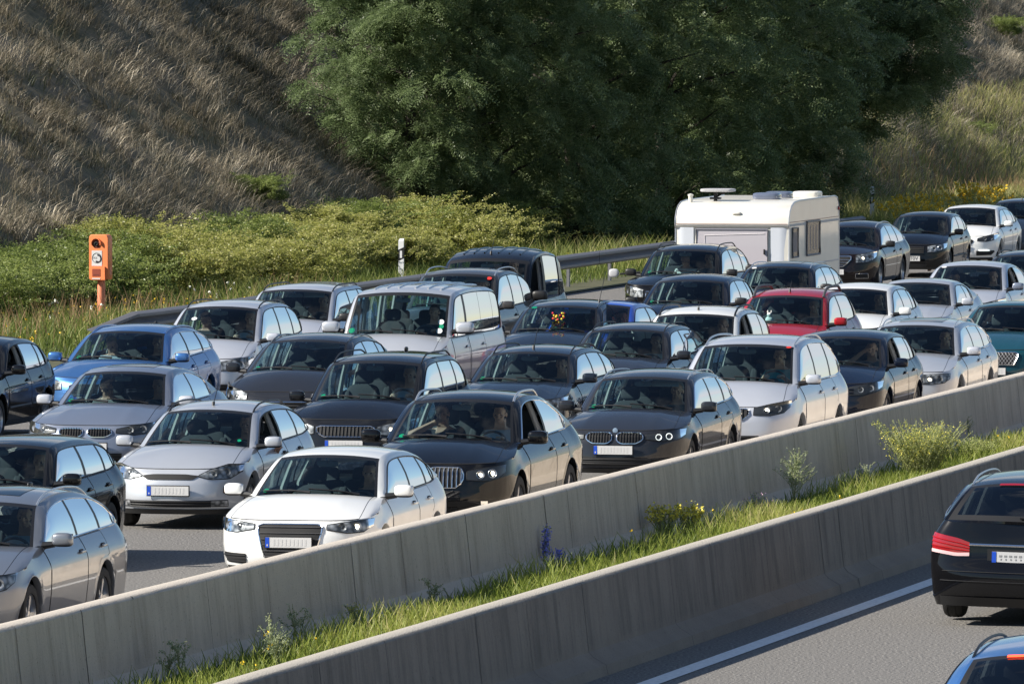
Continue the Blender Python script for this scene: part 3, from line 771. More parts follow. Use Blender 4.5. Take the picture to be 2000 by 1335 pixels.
f1,_=noisefac(m,30.,.38,.66,2,ov); f2,_=noisefac(m,.9,.35,.7,5,rv); f3,n3=noisefac(m,14.,.62,.72,2,ov)
c=nodes_mix(m,f1,(.075,.071,.066),(.3,.283,.262)); c2=nodes_mix(m,f2,c,(.13,.125,.12)); 
mm=N(m,'ShaderNodeMath',operation='MULTIPLY'); mm.inputs[1].default_value=.5; L_(m,f2,mm.inputs[0])
c2=nodes_mix(m,mm.outputs[0],c,(.16,.152,.143)); L_(m,c2,b.inputs['Base Color'])
bp=N(m,'ShaderNodeBump',Strength=.7,Distance=.012); L_(m,f1,bp.inputs['Height']); L_(m,bp.outputs[0],b.inputs['Normal'])
ASPH=m
m=mat('road_paint',(.62,.62,.6),.6); b=m.node_tree.nodes['Principled BSDF']; rv,ov=road_vec(m); f1,_=noisefac(m,22.,.3,.62,4,ov); L_(m,nodes_mix(m,f1,(.6,.6,.59),(.85,.85,.84)),b.inputs['Base Color'])
LINE=m
def concrete(name,base,dark,top,stain=1.):
    m=mat(name,base,.85); b=m.node_tree.nodes['Principled BSDF']
    rv,ov=road_vec(m,(1,1,.09)); f1,_=noisefac(m,4.,.46,.66,9,rv,.75); f2,_=noisefac(m,1.1,.35,.7,6,ov); f3,_=noisefac(m,26.,.66,.72,2,ov); f4,_=noisefac(m,60.,.3,.7,3,ov)
    c=nodes_mix(m,f4,base,tuple(q*.86 for q in base)); k=N(m,'ShaderNodeMath',operation='MULTIPLY'); k.inputs[1].default_value=.72*stain; L_(m,f1,k.inputs[0])
    sz=N(m,'ShaderNodeSeparateXYZ'); L_(m,ov,sz.inputs[0]); rz_=N(m,'ShaderNodeMapRange'); rz_.inputs[1].default_value=.21; rz_.inputs[2].default_value=.3; rz_.inputs[3].default_value=.08; L_(m,sz.outputs['Z'],rz_.inputs[0]); kk=N(m,'ShaderNodeMath',operation='MULTIPLY'); L_(m,k.outputs[0],kk.inputs[0]); L_(m,rz_.outputs[0],kk.inputs[1]); k=kk
    c=nodes_mix(m,k.outputs[0],c,dark); k=N(m,'ShaderNodeMath',operation='MULTIPLY'); k.inputs[1].default_value=.35; L_(m,f2,k.inputs[0]); c=nodes_mix(m,k.outputs[0],c,dark)
    k=N(m,'ShaderNodeMath',operation='MULTIPLY'); k.inputs[1].default_value=.55; L_(m,f3,k.inputs[0]); c=nodes_mix(m,k.outputs[0],c,tuple(q*.4 for q in dark))
    # high, upward-facing faces blend into the separate top colour
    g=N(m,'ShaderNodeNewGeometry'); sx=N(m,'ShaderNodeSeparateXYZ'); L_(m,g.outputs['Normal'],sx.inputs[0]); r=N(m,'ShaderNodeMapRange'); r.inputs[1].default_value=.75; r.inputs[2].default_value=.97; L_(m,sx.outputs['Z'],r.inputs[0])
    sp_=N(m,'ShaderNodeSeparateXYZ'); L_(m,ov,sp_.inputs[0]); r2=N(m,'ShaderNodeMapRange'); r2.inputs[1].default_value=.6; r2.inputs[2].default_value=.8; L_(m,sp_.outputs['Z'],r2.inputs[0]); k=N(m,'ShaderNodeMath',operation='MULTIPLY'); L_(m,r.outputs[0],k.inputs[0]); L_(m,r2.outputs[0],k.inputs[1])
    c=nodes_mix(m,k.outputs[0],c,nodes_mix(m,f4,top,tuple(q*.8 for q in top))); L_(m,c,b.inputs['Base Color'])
    bp=N(m,'ShaderNodeBump',Strength=.5,Distance=.01); L_(m,f4,bp.inputs['Height']); L_(m,bp.outputs[0],b.inputs['Normal']); return m
CONC=concrete('concrete_pale',(.64,.55,.45),(.33,.27,.21),(.56,.5,.43))
CONCD=concrete('concrete_stained',(.28,.23,.185),(.1,.08,.066),(.46,.42,.36),1.0)
def soilmat(name,c1,c2,sc=3.):
    m=mat(name,c1,.95); b=m.node_tree.nodes['Principled BSDF']; rv,ov=road_vec(m); f1,_=noisefac(m,sc,.35,.7,8,ov); L_(m,nodes_mix(m,f1,c1,c2),b.inputs['Base Color']); return m
def strip(name,n0,n1,s0,s1,z,mt,step=20.):
    b=MB(); k=max(1,int((s1-s0)/step)); b.grid([[W(lerp(s0,s1,i/k),n0,z) for i in range(k+1)],[W(lerp(s0,s1,i/k),n1,z) for i in range(k+1)]]); o=b.build(name,mt,smooth=False); o['kind']='structure'
    return o
FIELD=soilmat('field_ground',(.06,.075,.03),(.1,.1,.045),1.2)
b=MB(); b.add([(-1500,-300,-.35),(1500,-300,-.35),(1500,2500,-.35),(-1500,2500,-.35)],[(0,1,2,3)]); o=b.build('ground',FIELD,smooth=False); o['kind']='structure'
strip('carriageway',-42.3,-22.0,20,700,0.,ASPH); strip('carriageway',-18.9,-3.,20,700,0.,ASPH)
strip('median_ground',-22.0,-18.9,20,700,.1,soilmat('median_soil',(.05,.05,.025),(.1,.09,.05),6.))
strip('verge_ground',-47.6,-42.3,20,700,.02,soilmat('verge_soil',(.05,.06,.025),(.1,.09,.05),2.))
strip('verge_ground',-3.,30.,20,700,.0,FIELD)
strip('edge_line',-17.87,-17.66,40,400,.008,LINE); strip('edge_line',-23.35,-23.2,40,400,.008,LINE); strip('edge_line',-38.6,-38.3,40,400,.008,LINE)
for n_ in (-26.75,-30.45,-34.2,-14.2):
    b=MB(); s_=62
    while s_<330: b.add([W(s_,n_-.07,.008),W(s_+6,n_-.07,.008),W(s_+6,n_+.07,.008),W(s_,n_+.07,.008)],[(3,2,1,0)]); s_+=18
    o=b.build('lane_markings',LINE,smooth=False); o['kind']='structure'
# ---------------------------------------------------------------- slope
def fnoise(x,y,seed=0):
    r=np.zeros_like(x); rg=np.random.default_rng(seed)
    for o_ in range(5):
        for _ in range(3):
            a=rg.uniform(0,2*PI); f=.12*2**o_*rg.uniform(.8,1.25); p=rg.uniform(0,2*PI); r+=np.sin((x*np.cos(a)+y*np.sin(a))*f*1.9+p)/2**o_
    return r/4.
def slope_z(s,n):
    s=np.asarray(s,float); n=np.asarray(n,float)
    n0=-49.0+0*s; u=np.clip(n0-n,0,None)
    ang=math.tan(R(34)); z=ang*u*np.clip(u/2.,0,1)**.5
    z=np.where(u>21,ang*21+(u-21)*.1,z)
    return z+.02+fnoise(s,n,3)*.45*np.clip(u/3,0,1)+fnoise(s*3.1,n*3.1,8)*.16*np.clip(u/3,0,1)
SS=np.arange(100,420,1.0); NN=np.concatenate([np.arange(-47.6,-76,-.7),np.arange(-76,-140,-6.)])
gs,gn=np.meshgrid(SS,NN,indexing='ij'); gz=slope_z(gs,gn); gz[:,0]=.02
V=np.stack([gs*SK*SV[0]+gn*NK*NV[0],gs*SK*SV[1]+gn*NK*NV[1],gz],-1).reshape(-1,3); a_,b_=gs.shape
ii,jj=np.meshgrid(np.arange(a_-1),np.arange(b_-1),indexing='ij'); q=(ii*b_+jj).ravel(); F=np.stack([q,q+b_,q+b_+1,q+1],-1)
m=mat('slope_soil',(.06,.05,.035),.95); bb=m.node_tree.nodes['Principled BSDF']; rv,ov=road_vec(m); f1,_=noisefac(m,.35,.4,.62,8,ov); f2,_=noisefac(m,6.,.3,.7,6,ov); L_(m,nodes_mix(m,f1,nodes_mix(m,f2,(.08,.065,.042),(.19,.155,.105)),nodes_mix(m,f2,(.055,.055,.025),(.12,.11,.055))),bb.inputs['Base Color'])
o=big_mesh('hillside',V,F,m,smooth=True); o['kind']='structure'
# ---------------------------------------------------------------- grasses
def attr_mat(name,stops,rough=.6,trans=.35,spec=.3,vecnoise=None):
    m=bpy.data.materials.new(name); m.use_nodes=True; b=m.node_tree.nodes['Principled BSDF']; b.inputs['Roughness'].default_value=rough; b.inputs['Specular IOR Level'].default_value=spec
    at=N(m,'ShaderNodeAttribute'); at.attribute_name='rnd'; r=N(m,'ShaderNodeValToRGB'); cr=r.color_ramp
    while len(cr.elements)<len(stops): cr.elements.new(.5)
    for e,(p,c_) in zip(cr.elements,stops): e.position=p; e.color=(*c_,1)
    L_(m,at.outputs['Fac'],r.inputs[0]); L_(m,r.outputs[0],b.inputs['Base Color'])
    t=N(m,'ShaderNodeBsdfTranslucent'); L_(m,r.outputs[0],t.inputs[0]); x=N(m,'ShaderNodeMixShader'); x.inputs[0].default_value=trans; o_=m.node_tree.nodes['Material Output']
    L_(m,b.outputs[0],x.inputs[1]); L_(m,t.outputs[0],x.inputs[2]); L_(m,x.outputs[0],o_.inputs[0]); return m
def blades(P,length,width,lean,leandir,attr,droop=.4):
    """P (N,3) roots; two-quad bent blades; leandir (N,2) horizontal"""
    n_=len(P); az=RNG.uniform(0,2*PI,n_); sd=np.stack([np.cos(az),np.sin(az),np.zeros(n_)],-1)*(width/2)[:,None]
    d=np.concatenate([leandir*lean[:,None],np.sqrt(np.clip(1-lean**2,.02,1))[:,None]],-1)
    d2=d.copy(); d2[:,:2]+=leandir*droop; d2[:,2]-=droop*.8; d2/=np.linalg.norm(d2,axis=1)[:,None]
    m_=P+d*(length*.55)[:,None]; t_=m_+d2*(length*.45)[:,None]
    V=np.stack([P-sd,P+sd,m_-sd*.8,m_+sd*.8,t_-sd*.2,t_+sd*.2],1).reshape(-1,3); k=np.arange(n_)*6
    F=np.concatenate([np.stack([k,k+1,k+3,k+2],-1),np.stack([k+2,k+3,k+5,k+4],-1)]); return V,F,np.repeat(attr,6)
def sn_xy(s,n): return np.stack([s*SK*SV[0]+n*NK*NV[0],s*SK*SV[1]+n*NK*NV[1]],-1)
DRYG=attr_mat('dry_grass',[(0,(.045,.055,.025)),(.25,(.1,.09,.055)),(.55,(.26,.22,.155)),(.8,(.5,.43,.32)),(1,(.78,.69,.53))],.5,.3)
GRNG=attr_mat('green_grass',[(0,(.05,.08,.015)),(.4,(.13,.18,.035)),(.75,(.3,.33,.09)),(1,(.55,.48,.22))],.5,.45)
def in_view(s,n,pad=.012):
    xy=sn_xy(s,n); t=xy[:,0]/xy[:,1]; return np.abs(t)<.0541+pad
nt_=9500; ts_=RNG.uniform(150,330,nt_); tn_=RNG.uniform(-66,-49.8,nt_); k=in_view(ts_,tn_,.004); ts_,tn_=ts_[k],tn_[k]; nb_=46
fT=fnoise(ts_*1.1,tn_*2.0,11); gT=fnoise(ts_*.45,tn_*.8,21); aT=-.1+.8*fT+RNG.normal(0,.75,len(ts_)); rT=RNG.uniform(.6,1.35,len(ts_))*(1+.3*fT)
s=np.repeat(ts_,nb_)+RNG.normal(0,.2,len(ts_)*nb_)*np.repeat(rT,nb_); n=np.repeat(tn_,nb_)+RNG.normal(0,.17,len(ts_)*nb_)*np.repeat(rT,nb_)
z=slope_z(s,n)-.03; p=np.concatenate([sn_xy(s,n),z[:,None]],-1)
ang=np.repeat(aT,nb_)+RNG.normal(0,.5,len(s))-TH-.35; ld=np.stack([np.cos(ang),np.sin(ang)],-1)
att=np.clip(np.repeat(.5+.3*fT+RNG.normal(0,.17,len(ts_))-np.where((gT>.3)&(ts_<225),(gT-.3)*1.1,0),nb_)+RNG.normal(0,.16,len(s))+np.clip((s-225)/200,0,.1),0,1)
V,F,A=blades(p,np.repeat(rT,nb_)*RNG.uniform(.25,.6,len(s)),RNG.uniform(.008,.017,len(s)),np.clip(np.repeat(.55+.22*fT,nb_)+RNG.normal(0,.2,len(s)),.02,.98),ld,att,.6)
tag(big_mesh('dry_slope_grass',V,F,DRYG,attr=A),'long dry wind-combed grass covering the slope above the motorway','dry grass',kind='stuff')
# tall green and golden herbs near the foot of the slope, right-hand side and verge
n_=150000; s=RNG.uniform(120,300,n_); n=RNG.uniform(-53.5,-43.4,n_)
k=in_view(s,n)&((n>-50.5)|(s>225)|(s<165)); s,n=s[k],n[k]; z=slope_z(s,n); p=np.concatenate([sn_xy(s,n),z[:,None]],-1); f=fnoise(s*1.7,n*1.7,31)
far=np.clip((s-215)/20,0,1)
ln=RNG.uniform(.2,.6,len(s))*(1+.5*f)*np.where(n>-44.2,.55,1); az=RNG.uniform(0,2*PI,len(s)); ld=np.stack([np.cos(az),np.sin(az)],-1)
att=np.clip(.45+.3*f+.2*RNG.normal(0,1,len(s))+.33*far,0,1)
V,F,A=blades(p,ln,RNG.uniform(.01,.024,len(s)),RNG.uniform(.05,.55,len(s)),ld,att,.3)
tag(big_mesh('verge_grass',V,F,GRNG,attr=A),'long green grass and weeds behind the guardrail','grass',kind='stuff')
n_=12000; s=RNG.uniform(140,300,n_); n=RNG.uniform(-50.5,-45,n_); f=fnoise(s*2,n*2,77); k=in_view(s,n)&(f>.15)&((s<178)|(s>232)); s,n=s[k],n[k]; z=slope_z(s,n); p=np.concatenate([sn_xy(s,n),z[:,None]],-1)
az=RNG.uniform(0,2*PI,len(s)); V,F,A=blades(p,RNG.uniform(.35,.85,len(s)),RNG.uniform(.008,.02,len(s)),RNG.uniform(.0,.3,len(s)),np.stack([np.cos(az),np.sin(az)],-1),RNG.uniform(.45,.8,len(s)),.2)
tag(big_mesh('seed_grass',V,F,attr_mat('seed_heads',[(0,(.2,.12,.05)),(1,(.42,.28,.16))],.7,.3),attr=A),'reddish brown seed heads standing above the green verge','grass',kind='stuff')
# median
n_=150000; s=RNG.uniform(62,150,n_); n=RNG.uniform(-21.95,-18.95,n_); f=fnoise(s*3,n*5,41); k=in_view(s,n,.006)&(RNG.uniform(0,1,n_)<np.clip((n+22.1)/1.2,.25,1)); s,n,f=s[k],n[k],f[k]
p=np.concatenate([sn_xy(s,n),np.full((len(s),1),.1)],-1); az=RNG.uniform(0,2*PI,len(s))
ln=RNG.uniform(.1,.3,len(s))*(1+.55*f); V,F,A=blades(p,ln,RNG.uniform(.008,.018,len(s)),RNG.uniform(0,.5,len(s)),np.stack([np.cos(az),np.sin(az)],-1),np.clip(.55+.3*f+RNG.normal(0,.16,len(s)),0,1),.3)
tag(big_mesh('median_grass',V,F,attr_mat('median_green',[(0,(.06,.1,.015)),(.4,(.16,.22,.035)),(.75,(.36,.4,.08)),(1,(.5,.44,.2))],.5,.45),attr=A),'low bright green grass growing between the two concrete barriers','grass',kind='stuff')
# scattered blossoms
def quads(P,size,attr):
    n_=len(P); a=RNG.normal(size=(n_,3)); a/=np.linalg.norm(a,axis=1)[:,None]; b=np.cross(a,RNG.normal(size=(n_,3))); b/=np.linalg.norm(b,axis=1)[:,None]
    a=a*size[:,None]/2; b=b*size[:,None]/2; V=np.stack([P-a,P-b*.6,P+a,P+b*.6],1).reshape(-1,3); k=np.arange(n_)*4; return V,np.stack([k,k+1,k+2,k+3],-1),np.repeat(attr,4)
YEL=mat('petal_bright_yellow',(.75,.5,.02),.6)
def blossoms(label,s0,s1,n0,n1,cnt,h0,h1,size,mt,thr=-.2,seed=5,z0=None):
    s=RNG.uniform(s0,s1,cnt); n=RNG.uniform(n0,n1,cnt); f=fnoise(s*2.5,n*2.5,seed); k=(f>thr); s,n=s[k],n[k]
    z=(slope_z(s,n) if z0 is None else np.full(len(s),z0))+RNG.uniform(h0,h1,len(s)); c=np.concatenate([sn_xy(s,n),z[:,None]],-1); c=np.repeat(c,4,0)+RNG.normal(0,.012,(len(s)*4,3))
    V,F,A=quads(c,np.full(len(c),size),np.zeros(len(c))); tag(big_mesh('wild_flowers',V,F,mt),label,'flowers',kind='stuff')
blossoms('small yellow flowers in the grass left of the emergency telephone',140,166,-49,-44,700,.15,.45,.045,YEL,0.,5)
blossoms('small yellow flowers along the verge under the dark trees',166,215,-47,-43.8,500,.1,.3,.04,YEL,.1,6)
blossoms('small white flower heads in the verge at left',140,170,-49,-44,90,.3,.6,.06,mat('petal_white',(.75,.75,.68),.6),.2,7)
blossoms('tiny yellow flowers dotted along the median grass',66,140,-21.6,-19.2,160,.2,.42,.03,YEL,.1,8,.1)
# ---------------------------------------------------------------- concrete barriers
def barrier(name,nf,nb,label,mt,s0=45,s1=330,seed=1,jump=5.9):
    h=.9; prof=[(nf+.27,0),(nf+.25,.1),(nf+.13,.17),(nf+.085,.22),(nf+.015,h-.03),(nf-.01,h-.008),(nf-.03,h),(nb+.03,h),(nb+.01,h-.008),(nb-.015,h-.03),(nb-.085,.22),(nb-.13,.17),(nb-.25,.1),(nb-.27,0)]
    b=MB(); rr=random.Random(seed); K=150; wob=[rr.uniform(-.004,.004) for _ in range(K+1)]
    b.grid([[W(lerp(s0,s1,i/K),n_+wob[i],z_+ (wob[i] if z_>.8 else 0)) for i in range(K+1)] for n_,z_ in prof][::-1]); s_=s0+2.3
    while s_<s1:
        dx=rr.uniform(-.05,.05); w_=rr.choice([.004,.006,.009]); side=[p for p in prof if p[0]>=nf-.001]
        top=[(nf-.02,h+.002)] if rr.random()<.6 else []
        P=[(p[0]+.002,p[1]) for p in side[:5]]+[(nf+.005,h-.005)]+top
        z1=rr.uniform(.3,1.01); P=[p for p in P if p[1]>=0]
        if rr.random()<.45: P=P[:rr.choice([5,6])] if rr.random()<.5 else P[3:]
        g0=[];g1=[]
        jit=0
        for p in P:
            jit+=rr.uniform(-.008,.008)+dx*.3*p[1]; g0.append(W(s_+jit-w_,p[0],p[1])); g1.append(W(s_+jit+w_,p[0],p[1]))
        b.grid([g0,g1],1); s_+=rr.choice([1.1,1.9,2.4,jump*.55])*rr.uniform(.8,1.2)
    o=b.build(name,[mt,mat('crack_dark',(.06,.052,.045),.9)],smooth=True,angle=25); return tag(o,label,'barrier')
barrier('concrete_barrier',-22.3,-22.52,'pale grey concrete barrier between the traffic jam and the grassy median',CONC,seed=3)
barrier('concrete_barrier',-18.65,-18.87,'dark stained concrete barrier in the foreground beside the empty near carriageway',CONCD,seed=9)
# ---------------------------------------------------------------- guardrail
STEEL=mat('weathered_steel',(.2,.2,.215),.55,.3)
g=empty('guardrail',W(170,-43.1),0,'weathered steel guardrail along the far road edge with a lowered left end','guardrail'); base=W(170,-43.1)
pr=[(-.02,.75),(.0,.745),(.085,.705),(.085,.655),(.0,.61),(-.02,.59),(.0,.57),(.085,.525),(.085,.475),(.0,.435),(-.02,.43)]
path=[(147.0,-43.75,-.3),(147.2,-43.62,-.24),(147.85,-43.15,-.005),(147.9,-43.12,0),(149,-43.05,0)]+[(150+4*k,-43.05,0) for k in range(17)]
b=MB(); b.grid([[W(s_,n_+a,z_+c)-base for (s_,n_,c) in path] for a,z_ in pr][::-1]); b.build('rail_beam',STEEL,g,angle=18)
for k in range(17):
    b=MB(); b.box((0,0,.34),(.06,.12,.72)); o=b.build('post',STEEL,g,smooth=False); o.location=W(150+4*k,-43.2)-base; o.rotation_euler=(0,0,-TH)
for k in range(8):
    b=MB(); c=W(150+4*k*2+2,-43.0,.6)-base; b.box(c+Vector((NV[0]*.035,NV[1]*.035,0)),(.012,.012,.3),0,Matrix.Rotation(-TH,3,'Z')); b.build('splice',mat('splice_dark',(.08,.08,.085),.6),g,smooth=False)
# ---------------------------------------------------------------- emergency telephone
ORG=mat('signal_orange',(.85,.24,.085),.45); ORG2=mat('signal_orange_faded',(.78,.26,.14),.6)
p=W(158.4,-46.86,.02); t=empty('emergency_telephone',p,R(-20),'orange roadside emergency telephone with SOS handset sign on an orange pole','telephone')
b=MB(); b.lathe([(0,.08),(.95,.075),(.95,0)],'z',n=20); b.build('pole',ORG2,t)
def rounded_box(b,c,d,r_,m_=0,n_=5):
    x,y,z=d[0]/2,d[1]/2,d[2]/2; prof=[]
    for (cx,cz,a0) in ((x-r_,z-r_,0),(-x+r_,z-r_,90),(-x+r_,-z+r_*.3,180),(x-r_,-z+r_*.3,270)):
        rr_=r_ if cz>0 else r_*.3
        for k in range(n_+1): a=R(a0+90*k/n_); prof.append((cx+(rr_ if cz>0 else r_)*math.cos(a)*(1),cz+rr_*math.sin(a)))
    rows=[]
    for yy,s_ in ((-y,.97),(-y+.012,1),(y-.012,1),(y,.97)): rows.append([(c[0]+q[0]*s_,c[1]+yy,c[2]+q[1]*s_) for q in prof])
    b.grid(rows[::-1],m_,True); k=len(prof); bs=len(b.v); b.v+=rows[0]; b.f.append(tuple(range(bs,bs+k))); b.m.append(m_); bs=len(b.v); b.v+=rows[3]; b.f.append(tuple(range(bs,bs+k))[::-1]); b.m.append(m_)
b=MB(); rounded_box(b,(0,-.03,1.37),(.4,.24,.88),.07); b.box((-.0,-.165,1.06),(.3,.04,.26),0,taper=(.96,.9)); hb=b.build('housing',ORG,t)
b=MB()
# hooded loudspeaker recess
hood=[(-.04+.105*math.cos(R(a)),1.64+.11*math.sin(R(a))) for a in range(-20,201,20)]
b.grid([[(x,-.2,z) for x,z in hood],[(x,-.148,z) for x,z in hood]],0); b.grid([[(x*.86-.005,-.2,1.64+(z-1.64)*.86) for x,z in hood],[(x,-.2,z) for x,z in hood]],0); b.grid([[(x*.86-.005,-.2,1.64+(z-1.64)*.86) for x,z in hood],[(x*.86-.005,-.148,1.64+(z-1.64)*.86) for x,z in hood]],0)
b.build('speaker_hood',ORG,t)
b=MB(); b.lathe([(-.153,.088),(-.1535,.0)],'y',(-.04,0,1.63),20); b.build('speaker_recess',mat('recess_brown',(.16,.03,.015),.7),t)
b=MB(); b.lathe([(-.15,.045),(-.185,.042),(-.187,.03),(-.17,.02),(-.17,0)],'y',(-.035,0,1.63),20); b.build('loudspeaker',BLK,t)
b=MB(); b.box((-.03,-.153,1.35),(.215,.008,.3)); sg=b.build('sign_panel',mat('sign_grey',(.6,.6,.6),.4),t,smooth=False)
b=MB(); cx,cz=-.03,1.355; b.tube([(cx+.095*math.cos(2*PI*k/32),-.16,cz+.095*math.sin(2*PI*k/32)) for k in range(32)],.0045,n=4,closed=True); b.build('sign_ring',BLK,sg)
b=MB(); hs=[(cx+.03+.055*math.cos(R(a)),-.161,cz-.01+.062*math.sin(R(a))) for a in range(-95,70,15)]; b.tube(hs,[.014]+[.011]*(len(hs)-2)+[.014],n=6); b.box((cx+.03,-.161,cz+.06),(.036,.012,.03),0,Matrix.Rotation(R(15),3,'Y')); b.box((cx+.0,-.161,cz-.068),(.04,.012,.032),0,Matrix.Rotation(R(20),3,'Y')); b.build('handset_symbol',mat('symbol_dark',(.02,.015,.03),.5),sg)
cu=bpy.data.curves.new('sos','FONT'); cu.body='SOS'; cu.size=.05; cu.align_x='CENTER'; cu.align_y='CENTER'; cu.extrude=.001; to=bpy.data.objects.new('sos',cu); COL.objects.link(to); bpy.context.view_layer.update()
me=bpy.data.meshes.new_from_object(to.evaluated_get(bpy.context.evaluated_depsgraph_get())); bpy.data.objects.remove(to); me.materials.clear(); me.materials.append(BLK); o=bpy.data.objects.new('lettering',me); link(o,sg); o.rotation_euler=(PI/2,0,0); o.location=(cx-.033,-.1585,cz)
b=MB(); b.box((-.03,-.187,1.07),(.17,.006,.15)); b.box((-.03,-.1905,1.03),(.12,.004,.02),1); b.build('microphone_recess',[mat('recess_orange',(.25,.045,.02),.7),mat('recess_brown',(.16,.03,.015),.7)],t,smooth=False)
b=MB(); b.box((-.03,-.175,.955),(.17,.03,.025)); b.build('lower_label',mat('sign_grey',(.6,.6,.6),.4),t,smooth=False)
b=MB(); b.box((.202,-.02,1.1),(.01,.1,.16)); b.build('side_latch',ORG2,t,smooth=False)
# ---------------------------------------------------------------- delineator posts
for s_,n_,lab in ((181.9,-46.95,'white delineator post with black band half hidden in weeds behind the guardrail'),(232.5,-46.5,'white delineator post with slanted black band right of the caravan')):
    e=empty('delineator_post',W(s_,n_,.02),-TH,lab,'delineator','delineator posts along the verge')
    b=MB(); b.grid([[(x*.06,y*.05,z+ (.05 if (z>.9 and y>0) else 0)) for x,y in ((-1,-1),(1,-1),(.8,1),(-.8,1))] for z in (0,.6,.98,1.0)],0,True); b.add([(-.06,-.05,1.0),(.06,-.05,1.0),(.048,.05,1.05),(-.048,.05,1.05)],[(0,1,2,3)]); b.build('post',mat('post_white',(.72,.73,.74),.5),e,smooth=False)
    b=MB(); b.grid([[(x*.0615,y*.0515,(z+x*.03)) for x,y in ((-1,-1),(1,-1),(.8,1),(-.8,1))] for z in (.58,.83)],0,True); b.build('black_band',BLK,e,smooth=False)
    b=MB(); b.box((0,-.053,.7),(.05,.004,.16)); b.build('reflector',mat('reflector_white',(.7,.7,.72),.2),e,smooth=False)
# ---------------------------------------------------------------- shrubs and trees
LEAFY=attr_mat('shrub_leaves_yellowish',[(0,(.1,.12,.025)),(.35,(.27,.29,.06)),(.7,(.46,.46,.14)),(1,(.62,.56,.28))],.42,.5,.5)
LEAFG=attr_mat('shrub_leaves_green',[(0,(.06,.09,.02)),(.4,(.17,.22,.05)),(.75,(.3,.36,.1)),(1,(.4,.42,.18))],.42,.5,.5)
LEAFD=attr_mat('tree_leaves',[(0,(.07,.105,.042)),(.5,(.175,.235,.1)),(.85,(.29,.36,.19)),(1,(.42,.48,.34))],.42,.55,.45)
BARK=soilmat('bark',(.03,.026,.02),(.06,.05,.04),9.)
def sphere_pts(n_,up=0): 
    a=RNG.normal(size=(n_,3)); a/=np.linalg.norm(a,axis=1)[:,None]; return a
def shrub_data(seed):
    global RNG; RNG=np.random.default_rng(seed)
    P=[];A=[]
    for k in range(26):
        a=RNG.uniform(0,2*PI); r_=RNG.uniform(0,1.15); c=np.array([r_*math.cos(a)*1.1,r_*math.sin(a),RNG.uniform(.2,1.45)*(1.1-.3*r_)]); rad=RNG.uniform(.18,.42)
        d=sphere_pts(1050); q=c+d*rad*np.abs(RNG.normal(.92,.16,1050))[:,None]*np.array([1,1,.85]); P.append(q); A.append(np.clip(.42+.3*d[:,2]*0+RNG.normal(0,.2,1050)+RNG.uniform(-.2,.22),0,1))
    # long shoots
    for k in range(95):
        a=RNG.uniform(0,2*PI); r_=RNG.uniform(.1,1.3); c=np.array([r_*math.cos(a),r_*math.sin(a),RNG.uniform(.5,1.3)]); dr=np.array([math.cos(a)*.6,math.sin(a)*.6,RNG.uniform(.2,1)]); t=RNG.uniform(0,.75,60); q=c+dr*t[:,None]+RNG.normal(0,.03,(60,3)); q[:,2]-=t**2*.4; P.append(q); A.append(np.clip(RNG.normal(.65,.15,60),0,1))
    P=np.concatenate(P); A=np.concatenate(A); k=P[:,2]>0; P,A=P[k],A[k]
    return quads(P,RNG.uniform(.03,.062,len(P)),A)
def stems(b,n_,h,spread,r_,rng):
    for k in range(n_):
        a=rng.uniform(0,2*PI); q=rng.uniform(.3,1)*spread; b.tube([(0,0,-.1),(math.cos(a)*q*.4,math.sin(a)*q*.4,h*.5),(math.cos(a)*q,math.sin(a)*q,h*rng.uniform(.8,1.1))],[r_,r_*.7,r_*.3],n=5)
SH=[]
for sd_ in (101,102,103,104):
    V,F,A=shrub_data(sd_); o=big_mesh('foliage',V,F,LEAFY if sd_%2 else LEAFG,attr=A); b=MB(); stems(b,9,1.1,.9,.03,random.Random(sd_)); s_=b.build('stems',BARK); SH.append((o.data,s_.data)); bpy.data.objects.remove(o); bpy.data.objects.remove(s_)
RNG=np.random.default_rng(77)
def put_shrub(s,n,sc,rot,var,label,group='shrubs at the foot of the slope'):
    e=empty('shrub',W(s,n,float(slope_z(s,n))-.05),rot,label,'shrub',group); e.scale=(sc[0],sc[0],sc[1])
    f=bpy.data.objects.new('foliage',SH[var][0]); link(f,e); t=bpy.data.objects.new('stems',SH[var][1]); link(t,e)
rr=random.Random(4); names=['leftmost yellow-green shrub at the left edge of the picture','shrub up the slope left of the emergency telephone','yellow-green shrub directly behind the emergency telephone','low shrub just right of the emergency telephone','broad shrub above the bend of the guardrail end','shrub behind the lowered end of the guardrail','dense shrub above the silver people carriers','bushy shrub above the guardrail left of the minibus roof','tall leafy shrub above the silver minibus','sprawling shrub with arching shoots left of the dark trees','shrub beside the half hidden delineator post','last yellow-green shrub at the edge of the tree shade']
S0=[156,160,163,166.5,170,173.5,177,181,185,189,193.5,198.5]
for i,(s_,lb) in enumerate(zip(S0,names)):
    put_shrub(s_,-48.9-rr.uniform(-.2,.5),(rr.uniform(1.15,1.45),rr.uniform(.72,.92)),rr.uniform(0,6),[1,3,1,3,0,2,0,0,2,0,2,0][i],lb)
    put_shrub(s_+1.6,-50.0-rr.uniform(-.2,.3),(rr.uniform(1.15,1.4),rr.uniform(.62,.78)),rr.uniform(0,6),[3,1,3,1,2,0,1,2,0,3,0,1][i],'upper-row shrub on the slope just above '+['the left edge shrub','the second shrub','the shrub behind the telephone','the low shrub by the telephone','the guardrail bend','the guardrail end','the silver cars','the minibus roof','the tall shrub','the arching shrub','the hidden post','the shade edge'][i],'shrubs of the back row')
